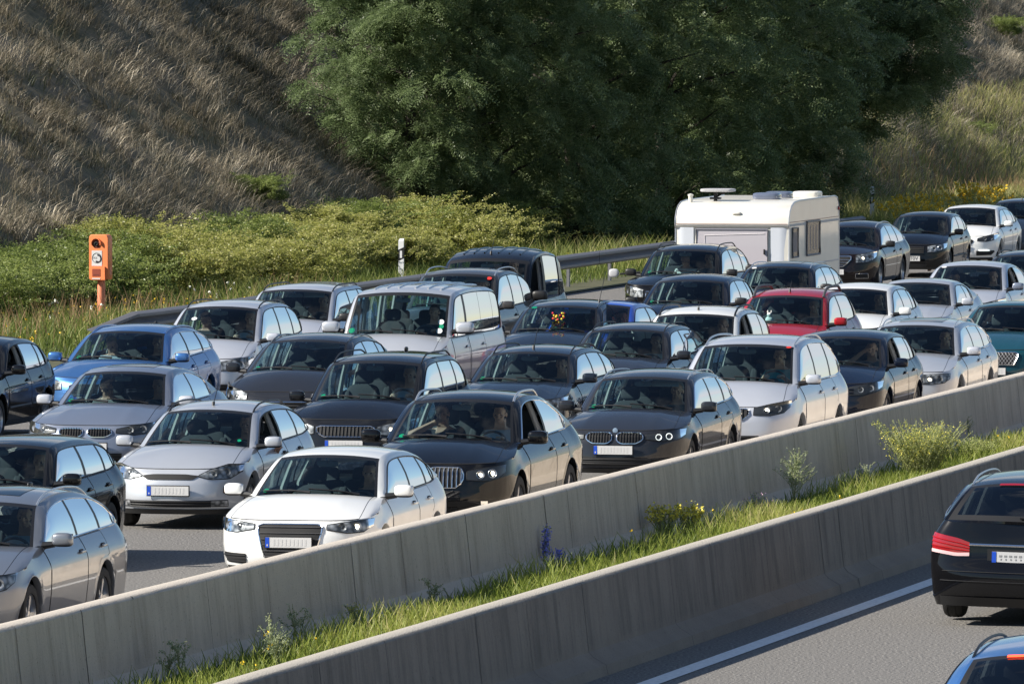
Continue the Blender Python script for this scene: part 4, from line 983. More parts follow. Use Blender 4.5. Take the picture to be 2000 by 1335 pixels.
for (px,py,z_,sc_,lb) in [(500,365,3.0,.45,'olive scrub at the foot of the dry slope beside the first dark tree'),(1960,60,5.8,.5,'green scrub high on the slope in the upper right corner'),(1905,260,3.4,.42,'pale green scrub halfway up the slope at the right')]:
    best=None
    for zz in np.arange(.5,9,.1):
        q_=unproj(px,py,zz); a1,b1=to_sn(q_)
        if b1<-49.5 and (best is None or abs(float(slope_z(a1,b1))-zz)<best[0]): best=(abs(float(slope_z(a1,b1))-zz),a1,b1)
    put_shrub(best[1],best[2],(sc_*1.3,sc_),rr.uniform(0,6),3 if 'dark' in lb or 'green' in lb else 1,lb,'scrub on the dry slope')
def frond_cloud(C_,D_,L,seed,npair=6,lw=(.115,.042)):
    """compound leaves: centre C_, direction D_ (N,3), length L"""
    n_=len(C_); r_=np.random.default_rng(seed); up=r_.normal(size=(n_,3))*.5+np.array([0,0,1.]); sd=np.cross(D_,up); sd/=np.linalg.norm(sd,axis=1)[:,None]; nn=np.cross(sd,D_)
    Vs=[];As=[]; base=r_.uniform(0,1,n_)
    for k in range(npair):
        t=(k+.5)/npair; c=C_+D_*(L*t)[:,None]-np.array([0,0,1.])*(L*t*t*.35)[:,None]
        for sg in (-1,1):
            a=sd*sg*.9+D_*.45; a/=np.linalg.norm(a,axis=1)[:,None]; a+=nn*r_.normal(0,.25,(n_,1)); b=np.cross(a,nn); ll=lw[0]*(1-.35*abs(t-.5)); 
            p0=c; p2=c+a*ll; p1=c+a*ll*.5+b*lw[1]/2; p3=c+a*ll*.5-b*lw[1]/2
            Vs.append(np.stack([p0,p1,p2,p3],1)); As.append(np.clip(base*.7+.15+r_.normal(0,.08,n_),0,1))
    V=np.concatenate(Vs).reshape(-1,3); A=np.repeat(np.concatenate(As),4); k=np.arange(len(V)//4)*4; return V,np.stack([k,k+1,k+2,k+3],-1),A
def tree_data(seed,clumps,nf):
    r_=np.random.default_rng(seed); C_=[];D_=[]
    w_=np.array([c[3]**2 for c in clumps]); w_=w_/w_.sum()
    for (x,y,z,rad),q in zip(clumps,w_):
        ns=max(3,int(16*rad)); d=r_.normal(size=(ns,3)); d[:,2]=np.abs(d[:,2])*.8-.25; d/=np.linalg.norm(d,axis=1)[:,None]; sub=np.array([x,y,z])+d*rad*np.array([1.1,1.1,.7])*r_.uniform(.7,1.05,(ns,1)); k=max(4,int(nf*q/ns))
        for sc_,dd in zip(sub,d):
            o_=r_.normal(size=(k,3)); o_/=np.linalg.norm(o_,axis=1)[:,None]; rs=r_.uniform(.2,.38); c=sc_+o_*rs*np.clip(r_.normal(.75,.25,(k,1)),.1,1.2)*np.array([1,1,.55]); v=dd*np.array([1,1,.3])+o_*.45+np.array([0,0,-.25])+r_.normal(0,.22,(k,3)); v/=np.linalg.norm(v,axis=1)[:,None]; C_.append(c); D_.append(v)
    C_=np.concatenate(C_); D_=np.concatenate(D_); k=C_[:,2]>.15; C_,D_=C_[k],D_[k]
    return frond_cloud(C_,D_,r_.uniform(.3,.55,len(C_)),seed+1)
def mk_clumps(seed,H_=10.,Rr=3.8,z0=.5,n_=54):
    r_=random.Random(seed); out=[]
    for k in range(n_):
        z=lerp(z0,H_,(k+.5)/n_); f=math.sin(PI*min(1,max(.12,(z-z0+1.6)/(H_-z0+2.4))))**.6; a=k*2.4+r_.uniform(-.5,.5); q=Rr*f*r_.uniform(.35,.9); out.append((q*math.cos(a),q*math.sin(a),z,r_.uniform(.7,1.15)))
    return out
TR=[]
for sd_ in (11,12,13):
    cl=mk_clumps(sd_); V,F,A=tree_data(sd_,cl,19000); o=big_mesh('crown',V,F,LEAFD,attr=A)
    b=MB(); r_=random.Random(sd_); b.tube([(0,0,-.5),(.1,.05,2),(-.1,.1,4.5),(.05,-.05,8.5)],[.22,.17,.12,.04],n=8)
    lm=MB()
    for (x,y,z,q) in cl[::2]: zb=max(.6,z-r_.uniform(.8,1.8)); lm.tube([(0,0,zb),(x*.45,y*.45,lerp(zb,z,.6)),(x,y,z)],[.07,.045,.015],n=5)
    t_=b.build('trunk',BARK); l_=lm.build('limbs',BARK); TR.append((o.data,t_.data,l_.data)); 
    for q in (o,t_,l_): bpy.data.objects.remove(q)
def put_tree(s,n,sc,rot,var,label,dz=0.):
    e=empty('robinia_tree',W(s,n,float(slope_z(s,n))-.2+dz),rot,label,'tree','dark trees at the foot of the slope'); e.scale=(sc,sc,sc)
    for nm,d in zip(('crown','trunk','limbs'),TR[var]): link(bpy.data.objects.new(nm,d),e)
TL=['dark feathery tree at the left end of the row above the shrubs','dark tree second from the left end of the row','dark tree above the roof of the silver minibus','dark tree above the grey people carrier','dark tree behind the tall black van','dark tree between the black van and the caravan','dark tree left of the caravan roof','dark tree above the caravan','dark tree behind the right end of the caravan','high spreading tree at the upper right whose branches hang over the slope']
TS=[(199.5,-51.2,.8),(202.5,-50.2,.95),(207.5,-49.2,1.0),(213.5,-48.3,1.0),(219.5,-48.6,1.05),(225,-48.4,1.0),(231,-51.4,1.05),(239,-52.3,1.05),(246,-53.2,.95)]
for i,(s_,n_,sc) in enumerate(TS): put_tree(s_,n_,sc,rr.uniform(0,6),i%3,TL[i])
# the spreading tree at the right: trunk further back, branches leaning towards the road
def at_px(px,py,d): 
    d*=1.121
    rx=(px-1000)/FPX; ry=-(py-667.5)/FPX; v=Vector((rx,math.cos(PITCH)+ry*math.sin(PITCH),-math.sin(PITCH)+ry*math.cos(PITCH))); return Vector((0,0,CAMH))+v*(d/v.y)
base=W(252,-52.5,float(slope_z(252,-52.5))-.2); e=empty('robinia_tree',base,0,TL[9],'tree','dark trees at the foot of the slope')
cl=[]
r_=random.Random(8)
for (px,py,d,rad) in [(1480,60,247,1.5),(1480,180,247,1.5),(1500,300,246,1.3),(1540,30,247,1.5),(1600,30,247,1.4),(1560,130,246,1.3),(1630,100,247,1.2),(1680,20,248,1.3),(1740,10,248,1.2),(1580,220,246,1.0),(1690,110,247,1.0),(1780,-40,249,1.6),(1680,-90,248,2.),(1560,-90,247,2.2),(1540,400,245,1.2),(1590,330,245,.9)]:
    p=at_px(px,py,d)-base; cl.append((p.x,p.y,p.z,rad*.8))
for pts in ([(1720,0),(1800,10),(1880,15)],[(1700,60),(1800,60),(1885,85)],[(1700,30),(1790,40),(1860,50)],[(1680,120),(1760,120),(1840,110),(1870,130)],[(1640,160),(1720,155),(1800,165),(1815,190)],[(1600,200),(1680,190),(1740,195),(1765,215)],[(1600,240),(1640,235),(1690,225)],[(1590,290),(1650,270),(1710,270)],[(1600,330),(1650,310),(1680,330)],[(1600,380),(1640,360),(1665,390)],[(1600,430),(1630,410),(1655,440)],[(1580,460),(1620,465),(1640,480)],[(1760,-30),(1850,-30),(1900,-10)]):
    for (x0,y0),(x1,y1) in zip(pts,pts[1:]):
        for k in range(4):
            f=k/4; p=at_px(lerp(x0,x1,f)+r_.gauss(0,8),lerp(y0,y1,f)+r_.gauss(0,6),246+r_.uniform(-2,3))-base; cl.append((p.x,p.y,p.z,r_.uniform(.3,.5)))
V,F,A=tree_data(21,cl,22000); big_mesh('crown',V,F,LEAFD,e,attr=A)
b=MB(); b.tube([(0,0,-.5),(-.3,-.2,2.),(-.2,-.6,4.2),(.2,-1,8)],[.28,.22,.16,.06],n=8); b.build('trunk',BARK,e)
b=MB()
for (x,y,z,q) in cl[::3]: b.tube([(-.25,-.5,min(4.5,max(1.2,z-1.2))),(x*.5,y*.5,z*.8+.3),(x,y,z)],[.08,.05,.015],n=5)
b.build('limbs',BARK,e)
# ---------------------------------------------------------------- herbs: leafy stems
def herb(name,pos,h,nst,spread,label,cat,leafm,leafsize,dens,flower=None,fl=(0,0,0),seed=0,lean=.3,leafrange=(.1,1.),fsize=.02,group=None,branch=0):
    r_=random.Random(seed); nr=np.random.default_rng(seed); e=empty(name,pos,0,label,cat,group); b=MB(); P=[];Fp=[]
    for k in range(nst):
        a=r_.uniform(0,2*PI); q=r_.uniform(0,1)*spread; hh=h*r_.uniform(.65,1.05); tip=Vector((math.cos(a)*(q+lean*hh*r_.uniform(.2,1)),math.sin(a)*(q+lean*hh*r_.uniform(.2,1)),hh)); root=Vector((math.cos(a)*q*.25,math.sin(a)*q*.25,0)); mid=root.lerp(tip,.5)+Vector((0,0,hh*.08))
        b.tube([root,mid,tip],[.006,.004,.002],n=4,cap=False); axes=[(root,mid,tip)]
        for j in range(branch):
            t=r_.uniform(.2,.85); o_=root.lerp(tip,t); aa=r_.uniform(0,2*PI); L=hh*(1-t)*.55+.08; tp=o_+Vector((math.cos(aa)*L*.75,math.sin(aa)*L*.75,L*.7)); axes.append((o_,o_.lerp(tp,.5)+Vector((0,0,.02)),tp)); b.tube([o_,axes[-1][1],tp],[.003,.0025,.0015],n=4,cap=False)
        for (r0,m0,t0) in axes:
            L=(t0-r0).length
            for j in range(int(dens*L)):
                t=r_.uniform(*leafrange); p=(r0.lerp(m0,t*2) if t<.5 else m0.lerp(t0,t*2-1)); P.append(tuple(p+Vector((r_.gauss(0,1),r_.gauss(0,1),r_.gauss(0,1)))*leafsize*.55))
            if flower:
                for j in range(fl[0]):
                    t=r_.uniform(fl[1],fl[2]); p=(r0.lerp(m0,t*2) if t<.5 else m0.lerp(t0,t*2-1)); Fp.append(tuple(p+Vector((r_.gauss(0,1),r_.gauss(0,1),r_.gauss(0,1)))*.018))
    b.build('stems',mat('herb_stem',(.25,.27,.12),.7),e)
    global RNG; RNG=nr
    if P: V,F,A=quads(np.array(P),nr.uniform(.7,1.3,len(P))*leafsize,nr.uniform(0,1,len(P))); big_mesh('leaves',V,F,leafm,e,attr=A)
    if Fp: V,F,A=quads(np.array(Fp),nr.uniform(.7,1.3,len(Fp))*fsize,nr.uniform(0,1,len(Fp))); big_mesh('blossoms',V,F,flower,e)
    return e
HG=attr_mat('herb_grey_green',[(0,(.2,.25,.12)),(.6,(.36,.42,.24)),(1,(.55,.58,.38))],.6,.5); HY=attr_mat('herb_yellow_green',[(0,(.25,.3,.08)),(.6,(.45,.5,.16)),(1,(.65,.66,.3))],.6,.6)
def gp(px,py,z=.1): q=unproj(px,py,z); return q
BLU=mat('petal_blue',(.22,.24,.8),.6); YPA=mat('petal_lemon',(.72,.62,.08),.6); PNK=mat('petal_pink',(.5,.3,.45),.6)
herb('bugloss_plant',gp(1062,1108),.5,6,.05,'tall spike of blue flowers in the median, the higher of the two blue plants','wild flower',HG,.03,60,BLU,(70,.25,1.),1,.1,fsize=.026)
herb('bugloss_plant',gp(1092,1112),.26,5,.07,'short blue flowering plant just right of the tall blue spike','wild flower',HG,.03,60,BLU,(50,.3,1.),2,.3,fsize=.026)
herb('toadflax_plant',gp(1300,1052),.4,34,.2,'dense cushion of lemon yellow flowers in the median grass','wild flower',HG,.025,70,YPA,(14,.75,1.),3,.25,fsize=.04)
herb('toadflax_plant',gp(1345,1046),.38,32,.2,'lemon yellow flowering plant joined to the right side of the dense yellow cushion','wild flower',HG,.025,70,YPA,(14,.75,1.),4,.25,fsize=.04)
herb('broom_bush',gp(1800,942),.8,130,.45,'big feathery yellow-green bush in the median, the largest plant there','bush',HY,.022,45,YPA,(4,.7,1.),5,.5,fsize=.018,branch=3)
herb('broom_bush',gp(1905,905),.34,60,.25,'low feathery bush to the right of the largest median bush','bush',HY,.026,70,None,(0,0,0),15,.4,branch=1)
herb('mugwort_plant',gp(1550,988),.78,4,.12,'tall grey-green branching weed standing alone before the pale barrier','weed',HG,.024,70,None,(0,0,0),6,.3,branch=12)
herb('mugwort_plant',gp(1480,1010),.3,7,.2,'low spreading weed at the foot of the tall branching weed','weed',HG,.024,60,PNK,(3,.9,1.),7,.5,branch=4)
herb('mugwort_plant',gp(1690,955),.34,6,.1,'grey-green weed left of the largest median bush','weed',HG,.024,70,None,(0,0,0),8,.15,branch=3)
herb('mugwort_plant',gp(1895,870),.45,5,.12,'thin airy weed behind the largest median bush on its right','weed',HG,.018,35,None,(0,0,0),9,.4,branch=5)
for i,(x,y,h_,ns,lb) in enumerate([(330,1330,.34,3,'short pale weed at the bottom edge, leftmost in the median'),(352,1332,.45,3,'pale weed at the bottom edge beside the leftmost one'),(528,1298,.5,4,'tall pale weed in the median below the white hatchback'),(545,1312,.34,6,'bushy pale weed at the foot of the tall pale weed'),(582,1262,.42,3,'slim weed leaning before the pale barrier below the white hatchback'),(846,1180,.26,4,'small weed before the pale barrier left of the blue flowers'),(690,1220,.16,5,'tiny yellow-flowered weed in the median below the white hatchback')]):
    herb('mugwort_plant',gp(x,y),h_,ns,.05,lb,'weed',HG,.024,110,YPA if i==6 else None,(4,.9,1.),30+i,.16,branch=3)
for i,(px,py,lb) in enumerate([(1440,478,''),(1785,396,'clump of bright yellow flowers left of the delineator post side of the far slope'),(1795,408,'clump of yellow flowers above the small black hatchback'),(1930,378,'clump of yellow flowers above the far white hatchback'),(1895,372,'small clump of yellow flowers at the far right of the verge')]):
    if i==0: continue
    q=unproj(px,py+22,.6); s_,n_=to_sn(q); herb('ragwort_plant',W(s_,n_,float(slope_z(s_,n_))),1.1,60,.9,lb,'wild flower',HY,.05,26,YEL,(12,.82,1.),50+i,.3,fsize=.075)
# ---------------------------------------------------------------- paints
P_WHITE=paint('paint_white',(.8,.8,.78),0,.35,.05)
P_SILV=paint('paint_silver',(.5,.52,.56),.35,.35)
P_SILVL=paint('paint_light_silver',(.57,.59,.64),.35,.35)
P_SGREY=paint('paint_blue_grey',(.2,.23,.3),.4,.36)
P_GREY=paint('paint_dark_grey',(.02,.022,.028),.6,.35)
P_ANTH=paint('paint_anthracite',(.008,.009,.012),.5,.35)
P_BLK=paint('paint_black',(.004,.004,.005),0,.3,.2)
P_NAVY=paint('paint_navy',(.004,.007,.018),.4,.35)
P_SLATE=paint('paint_slate',(.012,.018,.03),.5,.35)
P_BLUE=paint('paint_metallic_blue',(.06,.19,.48),.6,.35)
P_BRIGHTB=paint('paint_bright_blue',(.02,.1,.6),.2,.35)
P_RED=paint('paint_red',(.33,.012,.018),.25,.35)
P_TEAL=paint('paint_teal',(.006,.05,.07),.4,.35)
P_BROWN=paint('paint_dark_brown',(.009,.005,.005),.3,.35)
P_TAUPE=paint('paint_taupe',(.05,.048,.047),.6,.35)
P_MGREY=paint('paint_mercedes_grey',(.2,.215,.245),.45,.36)
def trap(z1,z0,w1,w0,bars=('h',5),frame=None,**k):
    d=dict(x=(-w1,w1),top=[(-w1,z1-.02),(-w1+.04,z1),(w1-.04,z1),(w1,z1-.02)],bot=[(-w1,z1-.07),(-w0,z0),(w0,z0),(w1,z1-.07)],bars=bars,frame=frame); d.update(k); return d
def kid(z1,z0,x1,**k):
    h=z1-z0
    d=dict(pair=True,x=(.035,x1),top=[(.035,z1-.25*h),(.06,z1-.05*h),(.11,z1),(x1-.06,z1-.02*h),(x1-.015,z1-.12*h),(x1,z1-.3*h)],bot=[(.035,z0+.35*h),(.07,z0+.08*h),(.12,z0),(x1-.09,z0+.02*h),(x1-.03,z0+.22*h),(x1,z0+.45*h)],bars=('v',9),frame=CHR,fr=.01); d.update(k); return d
def rect(x,z1,z0,**k):
    d=dict(x=(-x,x),top=[(-x,z1),(x,z1)],bot=[(-x,z0),(x,z0)],bars=('h',3)); d.update(k); return d
def corner(x0,x1,z1,z0,**k):
    d=dict(pair=True,x=(x0,x1),top=[(x0,z1-.01),(x1,z1)],bot=[(x0,z0),(x1-.06,z0+.01),(x1,z1-.04)],bars=('h',2),name='air_intake'); d.update(k); return d
def lts(x0,x1,zi,zo,hi,ho,bulbs=None,**k):
    """headlight between x0 and x1; zi/zo top heights inside and outside, hi/ho lamp heights"""
    xm=lerp(x0,x1,.5)
    d=dict(x=(x0,x1),top=[(x0,zi),(xm,lerp(zi,zo,.55)),(x1,zo)],bot=[(x0,zi-hi),(xm,lerp(zi,zo,.5)-lerp(hi,ho,.6)-.015),(lerp(x0,x1,.85),zo-ho),(x1,zo-ho*.55)],
      bulbs=bulbs or [(lerp(x0,x1,.38),lerp(zi,zo,.4)-lerp(hi,ho,.45)*.55,.045),(lerp(x0,x1,.7),lerp(zi,zo,.7)-lerp(hi,ho,.7)*.55,.05)]); d.update(k); return d
HATCH=dv(pillars=[(2.55,2.63),(3.3,3.38)],wend=3.74,yrt=3.62,yrb=4.05,fwd=.09)
GOLF=dv(L=4.2,H=1.48,pf=3.0,Df=.62,zc=1.0,zb0=.95,zh=.74,zf=.84,yw=1.9,yrt=3.68,yrb=4.02,zrt=1.38,pillars=[(2.5,2.58),(3.28,3.36)],wend=3.62,wr=.57,off=[(0,.07),(.1,.03),(.25,0),(.42,0),(.5,.01),(.7,.02),(.88,.05),(1,.11)])
WAGON=dv(L=4.62,H=1.47,y1=.9,y2=3.65,yc=1.25,yw=2.05,yrt=4.15,yrb=4.48,zrt=1.36,pillars=[(2.78,2.87),(3.6,3.7)],wend=4.28,zb0=.94,zb1=1.02,rails='black')
MPV=dv(L=4.45,W=1.8,H=1.66,y1=.9,y2=3.6,yc=1.0,yw=1.86,hzw=1.56,zc=1.1,zb0=1.04,zb1=1.1,zh=.78,zf=.92,yrt=3.95,zrt=1.55,yrb=4.28,zrb=1.14,zre=1.08,wr=.61,pillars=[(2.6,2.69),(3.42,3.5)],wend=4.05,Rt=.325,rails='black')
SUV=dv(L=4.7,W=1.86,H=1.7,y1=.95,y2=3.75,Rt=.37,zl=.26,yc=1.2,yw=2.0,hzw=1.59,zc=1.17,zb0=1.1,zb1=1.18,zh=.9,zf=1.0,yrt=4.15,zrt=1.58,yrb=4.52,zrb=1.2,zre=1.15,wr=.6,wb=.82,pillars=[(2.75,2.84),(3.6,3.7)],wend=4.28,rails='chrome')
SEDAN=dv(L=4.82,W=1.85,H=1.47,y1=.85,y2=3.74,yc=1.35,yw=2.15,yrt=3.6,yrb=4.2,zrt=1.37,zrb=1.06,zre=1.0,wr=.57,wb=.8,pillars=[(2.85,2.92)],wend=3.75,fwd=.08,trim='chrome')
VAN=dv(L=4.9,W=1.9,H=1.95,y1=.95,y2=3.95,Rt=.34,yc=.85,bw=.16,yw=1.5,hzw=1.83,zc=1.22,zb0=1.15,zb1=1.17,zh=.92,zf=1.05,Df=.55,pf=3.2,yrt=4.7,zrt=1.83,yrb=4.82,zrb=1.2,zre=1.15,Dr=.2,pr=6,wr=.74,wb=.88,pillars=[(2.05,2.2),(3.2,3.22),(4.1,4.12)],wend=4.62,fwd=.09,crown=.07,sl=.02,pil=.07)
CADDY=dv(L=4.5,W=1.82,H=1.98,y1=.9,y2=3.6,Rt=.32,yc=.95,yw=1.75,hzw=1.8,zc=1.12,zb0=1.06,zb1=1.1,zh=.82,zf=.95,Df=.6,yrt=4.2,zrt=1.82,yrb=4.4,zrb=1.15,zre=1.1,Dr=.22,pr=6,wr=.71,wb=.84,pillars=[(2.55,2.72)],wend=3.85,fwd=.12,crown=.07,sl=.03)
def sp(b,**k): d=dict(b); d.update(k); return d
DARKL=dict(style='dark'); 
CARS=[
 # id, kind name, spec, paint, (px,py) lower right windscreen corner, label, group, extras, driver variant
 ('a3','hatchback',sp(HATCH,W=1.76,wr=.555,yc=1.1,zh=.74,trim='black',ridge=.006,wheel='five'),P_WHITE,(737,972),'white five-door hatchback nearest the camera with big black grille, right behind the concrete barrier',
  dict(grilles=[trap(.71,.33,.36,.28,('h',6),CHR,fr=.009,br=.005,barm=mat('grille_bar_grey',(.06,.06,.065),.7)),corner(.5,.8,.4,.28)],lights=lts(.41,.84,.71,.77,.05,.14,lit='warm',on=(1,),style='clear'),plate=.52,plate_x=0.,handle=P_WHITE,visor=False),'wheel'),
 ('focus','station_wagon',sp(WAGON,L=4.45,W=1.7,wr=.535,wb=.75,yc=1.2,yw=2.05,hzw=1.36,zh=.72,zf=.82,pf=2.4,Df=.8,yrt=4.0,yrb=4.32,wend=4.2,pillars=[(2.7,2.78),(3.5,3.58)],wheel='cap'),P_SILV,(487,875),'silver station wagon with amber bumper indicator and an arm on its open driver window',
  dict(grilles=[dict(x=(-.36,.36),top=[(-.36,.66),(-.2,.675),(.2,.675),(.36,.66)],bot=[(-.36,.655),(-.28,.61),(.28,.61),(.36,.655)],bars=None,name='grille'),dict(x=(-.5,.5),top=[(-.5,.36),(.5,.36)],bot=[(-.5,.28),(.5,.28)],bars=('h',3),name='air_intake')],
   lights=dict(x=(.36,.8),top=[(.36,.665),(.5,.74),(.68,.8),(.8,.79)],bot=[(.36,.65),(.5,.615),(.7,.62),(.8,.7)],style='clear',bulbs=[(.52,.68,.05),(.66,.7,.05)]),
   fogs=[(.5,.68,.29,.36,REFL),(.64,.78,.45,.52,AMB)],plate=.48,open_window=True,aerial='front',mirror=P_SILV,handle=BLK,stickers=[(.82,.12,.028,GRNS)]),'window'),
 ('x6','coupe_suv',sp(SUV,L=4.88,W=1.95,H=1.69,wr=.61,wb=.84,yc=1.3,yw=2.1,yrt=3.7,zrt=1.6,yrb=4.6,zrb=1.2,y2=3.88,y1=.93,pillars=[(2.95,3.04)],wend=4.1,trim='chrome',rails='chrome',zh=.9,zf=.98,ridge=.014,Rt=.38),P_BLK,(1003,866),'black coupe SUV with twin chrome-slatted kidney grille, behind the white hatchback',
  dict(grilles=[kid(.87,.63,.46,bars=('v',8),barm=CHR,br=.009),rect(.42,.6,.52,bars=('x',8),name='air_intake'),rect(.4,.4,.28,bars=('x',8),name='air_intake')],lights=lts(.5,.9,.83,.9,.1,.16,lit='warm',on=(0,1),ring=True,**DARKL),plate=.47,plate_plain=True,fogs=[(.66,.74,.4,.48,CHR)],open_window=True,mirror_s=1.15,rail_r=.02,rail_h=.06),'phone'),
 ('bmw3','station_wagon',sp(WAGON,L=4.62,W=1.81,wr=.575,yc=1.3,yw=2.05,trim='chrome',rails='chrome',zh=.74,ridge=.012,wheel='five',pf=2.5,Df=.8),P_GREY,(1342,805),'dark grey station wagon with glowing ring headlights and twin grille beside the barrier',
  dict(grilles=[kid(.72,.58,.38),dict(x=(-.45,.45),top=[(-.45,.4),(.45,.4)],bot=[(-.45,.3),(.45,.3)],bars=('h',2),name='air_intake'),corner(.5,.8,.4,.28,bars=('h',3))],lights=lts(.42,.86,.7,.77,.06,.14,lit='white',on=(),ring=True,bulbs=[(.58,.665,.038),(.7,.675,.04)],**DARKL),plate=.5,badge=(.745,.035,mat('badge_enamel',(.2,.27,.36),.3)),visor=True,rail_r=.012,rail_h=.035),'wheel'),
 ('alh','people_carrier',sp(MPV,L=4.85,W=1.9,H=1.72,wr=.63,wb=.83,yc=1.05,yw=1.9,hzw=1.6,zc=1.14,zb0=1.08,yrt=4.3,yrb=4.66,zrt=1.6,y2=3.82,pillars=[(2.6,2.7),(3.65,3.75)],wend=4.45,trim='chrome',rails='chrome'),P_SILVL,(1548,751),'silver people carrier with chrome roof rails and dark slatted grille, beside the concrete barrier',
  dict(grilles=[trap(.78,.63,.36,.28,('v',12),CHR,fr=.009),rect(.5,.42,.26,bars=('h',3),name='air_intake')],lights=lts(.42,.88,.8,.9,.1,.17,lit='warm',on=(0,),**DARKL),plate=.54,plate_w=.34,plate_plain=True,plate_x=-.08,stickers=[(.9,.93,.04,REDS)],rail_r=.018),'wheel'),
 ('golf','hatchback',sp(GOLF,W=1.78),P_NAVY,(1722,718),'navy hatchback beside the barrier, its driver holding a hand to the forehead',
  dict(grilles=[rect(.5,.7,.6,bars=('h',2),barm=P_NAVY),rect(.4,.38,.26,name='air_intake')],lights=lts(.44,.86,.71,.79,.12,.15,**DARKL),plate=.46,open_window=True),'forehead'),
 ('a6','station_wagon',sp(WAGON,L=4.8,W=1.8,yc=1.35,yw=2.15,wr=.565,pf=3.2,Df=.6,yrt=4.3,yrb=4.66,wend=4.45,y2=3.7,pillars=[(2.85,2.93),(3.72,3.8)],zh=.72,trim='chrome',rails='chrome',wheel='ten'),P_SILV,(1865,695),'silver station wagon with a sunroof, between the navy hatchback and teal saloon',
  dict(grilles=[trap(.7,.55,.3,.26,('h',4),CHR,barm=CHR)],lights=lts(.38,.84,.7,.72,.13,.14,style='clear',lit='warm',on=(0,)),plate=.45,sunroof=True,mirror=P_SILVL,rail_r=.013,rail_h=.05),'pair'),
 ('jag','saloon_car',sp(SEDAN,L=4.9,W=1.82,H=1.45,zh=.72,yc=1.5,yw=2.3,pf=2.3,ridge=.02),P_TEAL,(2052,652),'dark teal saloon with a chrome mesh grille, at the right edge beside the barrier',
  dict(grilles=[trap(.7,.5,.44,.38,('x',16),CHR,barm=mat('mesh_satin',(.3,.3,.31),.45,.3),br=.004)],lights=lts(.56,.84,.7,.73,.14,.14,style='clear'),plate=.4,plate_plain=True),'wheel'),
 ('golfk','hatchback',sp(GOLF,W=1.73,wheel='ten'),P_BLK,None,'black hatchback with grey side moulding, cut off by the left edge',
  dict(grilles=[rect(.4,.7,.62)],lights=lts(.42,.84,.7,.79,.12,.15,style='clear'),plate=.46,open_window=True,moulding=GRYP),'wheel'),
 ('merc','station_wagon',sp(WAGON,L=4.88,W=1.85,H=1.5,wb=.81,wr=.58,yc=1.35,yw=2.15,yrt=4.35,yrb=4.72,y1=.85,y2=3.72,wend=4.5,pillars=[(2.92,3.0),(3.78,3.86)],trim='chrome',rails='chrome',zb0=.97,zb1=1.05,wheel='five',Rt=.33),P_MGREY,None,'grey station wagon with chrome window trim in the lower left corner',
  dict(grilles=[trap(.7,.5,.36,.3,('h',4),CHR)],lights=lts(.46,.86,.7,.78,.1,.16,style='clear'),plate=.42,sunroof=True,aerial='fin',mirror=P_MGREY),'wheel'),
 ('blackm','estate_hatchback',sp(HATCH,L=4.36,W=1.79,H=1.45,yc=1.0,yw=1.75,hzw=1.37,zc=.98,zb0=.94,zb1=1.02,zrt=1.36,yrt=3.85,yrb=4.2,zrb=1.06,Rt=.33,pillars=[(2.6,2.7),(3.45,3.53)],wend=3.95,wheel='multi'),P_BLK,None,'glossy black hatchback with dark alloy wheels, left of the silver wagon',
  dict(grilles=[trap(.7,.5,.36,.3,('h',3),CHR)],lights=lts(.46,.86,.72,.8,.1,.16,style='clear'),plate=.42),'wheel'),
 ('volvo','station_wagon',sp(WAGON,L=4.63,W=1.86,H=1.48,wb=.8,wr=.565,yc=1.3,yw=2.15,pf=2.3,Df=.85,rails='body',trim='chrome',zh=.74,zb1=1.06,ridge=.008),P_BLUE,(318,708),'metallic blue station wagon with a fair-haired passenger looking down, in the outer lane at left',
  dict(grilles=[trap(.66,.5,.36,.3,('h',5),CHR)],lights=lts(.5,.88,.68,.8,.1,.2,style='clear'),plate=.42,aerial='fin',rail_h=.012,rail_r=.02),'child'),
 ('bmw5','saloon_car',sp(SEDAN,wr=.56,ridge=.012,pf=2.5,Df=.82),P_SGREY,(322,793),'blue-grey saloon with two black kidney grilles and white mirror tops, behind the silver wagon',
  dict(grilles=[kid(.7,.59,.36),rect(.5,.38,.26,name='air_intake')],lights=lts(.42,.88,.7,.79,.05,.15,**DARKL),plate=.46,plate_x=.12,plate_w=.4,plate_plain=True,plate_text='02',sunroof=True,mirror=P_SILVL),'pair'),
 ('zafira','people_carrier',sp(MPV,L=4.35,W=1.74,wr=.58,wb=.78,H=1.66,yc=1.0),P_SILVL,(497,668),'silver people carrier with black roof rails and clear lamps, left of the silver minibus',
  dict(grilles=[rect(.3,.74,.66),rect(.55,.42,.32,name='air_intake')],lights=lts(.42,.84,.76,.84,.13,.17,style='clear'),fogs=[(.58,.72,.33,.41,REFL)],plate=.5,stickers=[(-.55,.55,.045,WHS)]),'pair'),
 ('van2','people_carrier',sp(MPV,L=4.4,W=1.78,wr=.6,H=1.6,hzw=1.5,yc=1.0,zc=1.06,zb0=1.0),P_SILVL,(640,628),'silver compact people carrier with black mirror behind the other silver people carrier near the guardrail',
  dict(grilles=[rect(.3,.7,.62)],lights=lts(.42,.84,.74,.82,.13,.17,style='clear'),plate=.48,mirror=BLK,visor=True),'wheel'),
 ('t5','minibus',sp(VAN,rear_glass='clear'),P_SILV,(872,660),'silver minibus with a ribbed roof and long side windows',
  dict(grilles=[trap(.86,.7,.5,.46,('h',3))],lights=lts(.55,.86,.9,.95,.2,.2,style='clear'),plate=.45,mirror_s=1.35,mirror_z=.16,hip_drop=1.15,aerial=None,stickers=[(.88,.3,.05,WHS),(.88,.2,.05,GRNS),(.86,.1,.05,WHS),(-.9,.1,.05,GRNS)],ribs=True,doors=[(1.02,2.1),(2.2,3.3)]),'wheel'),
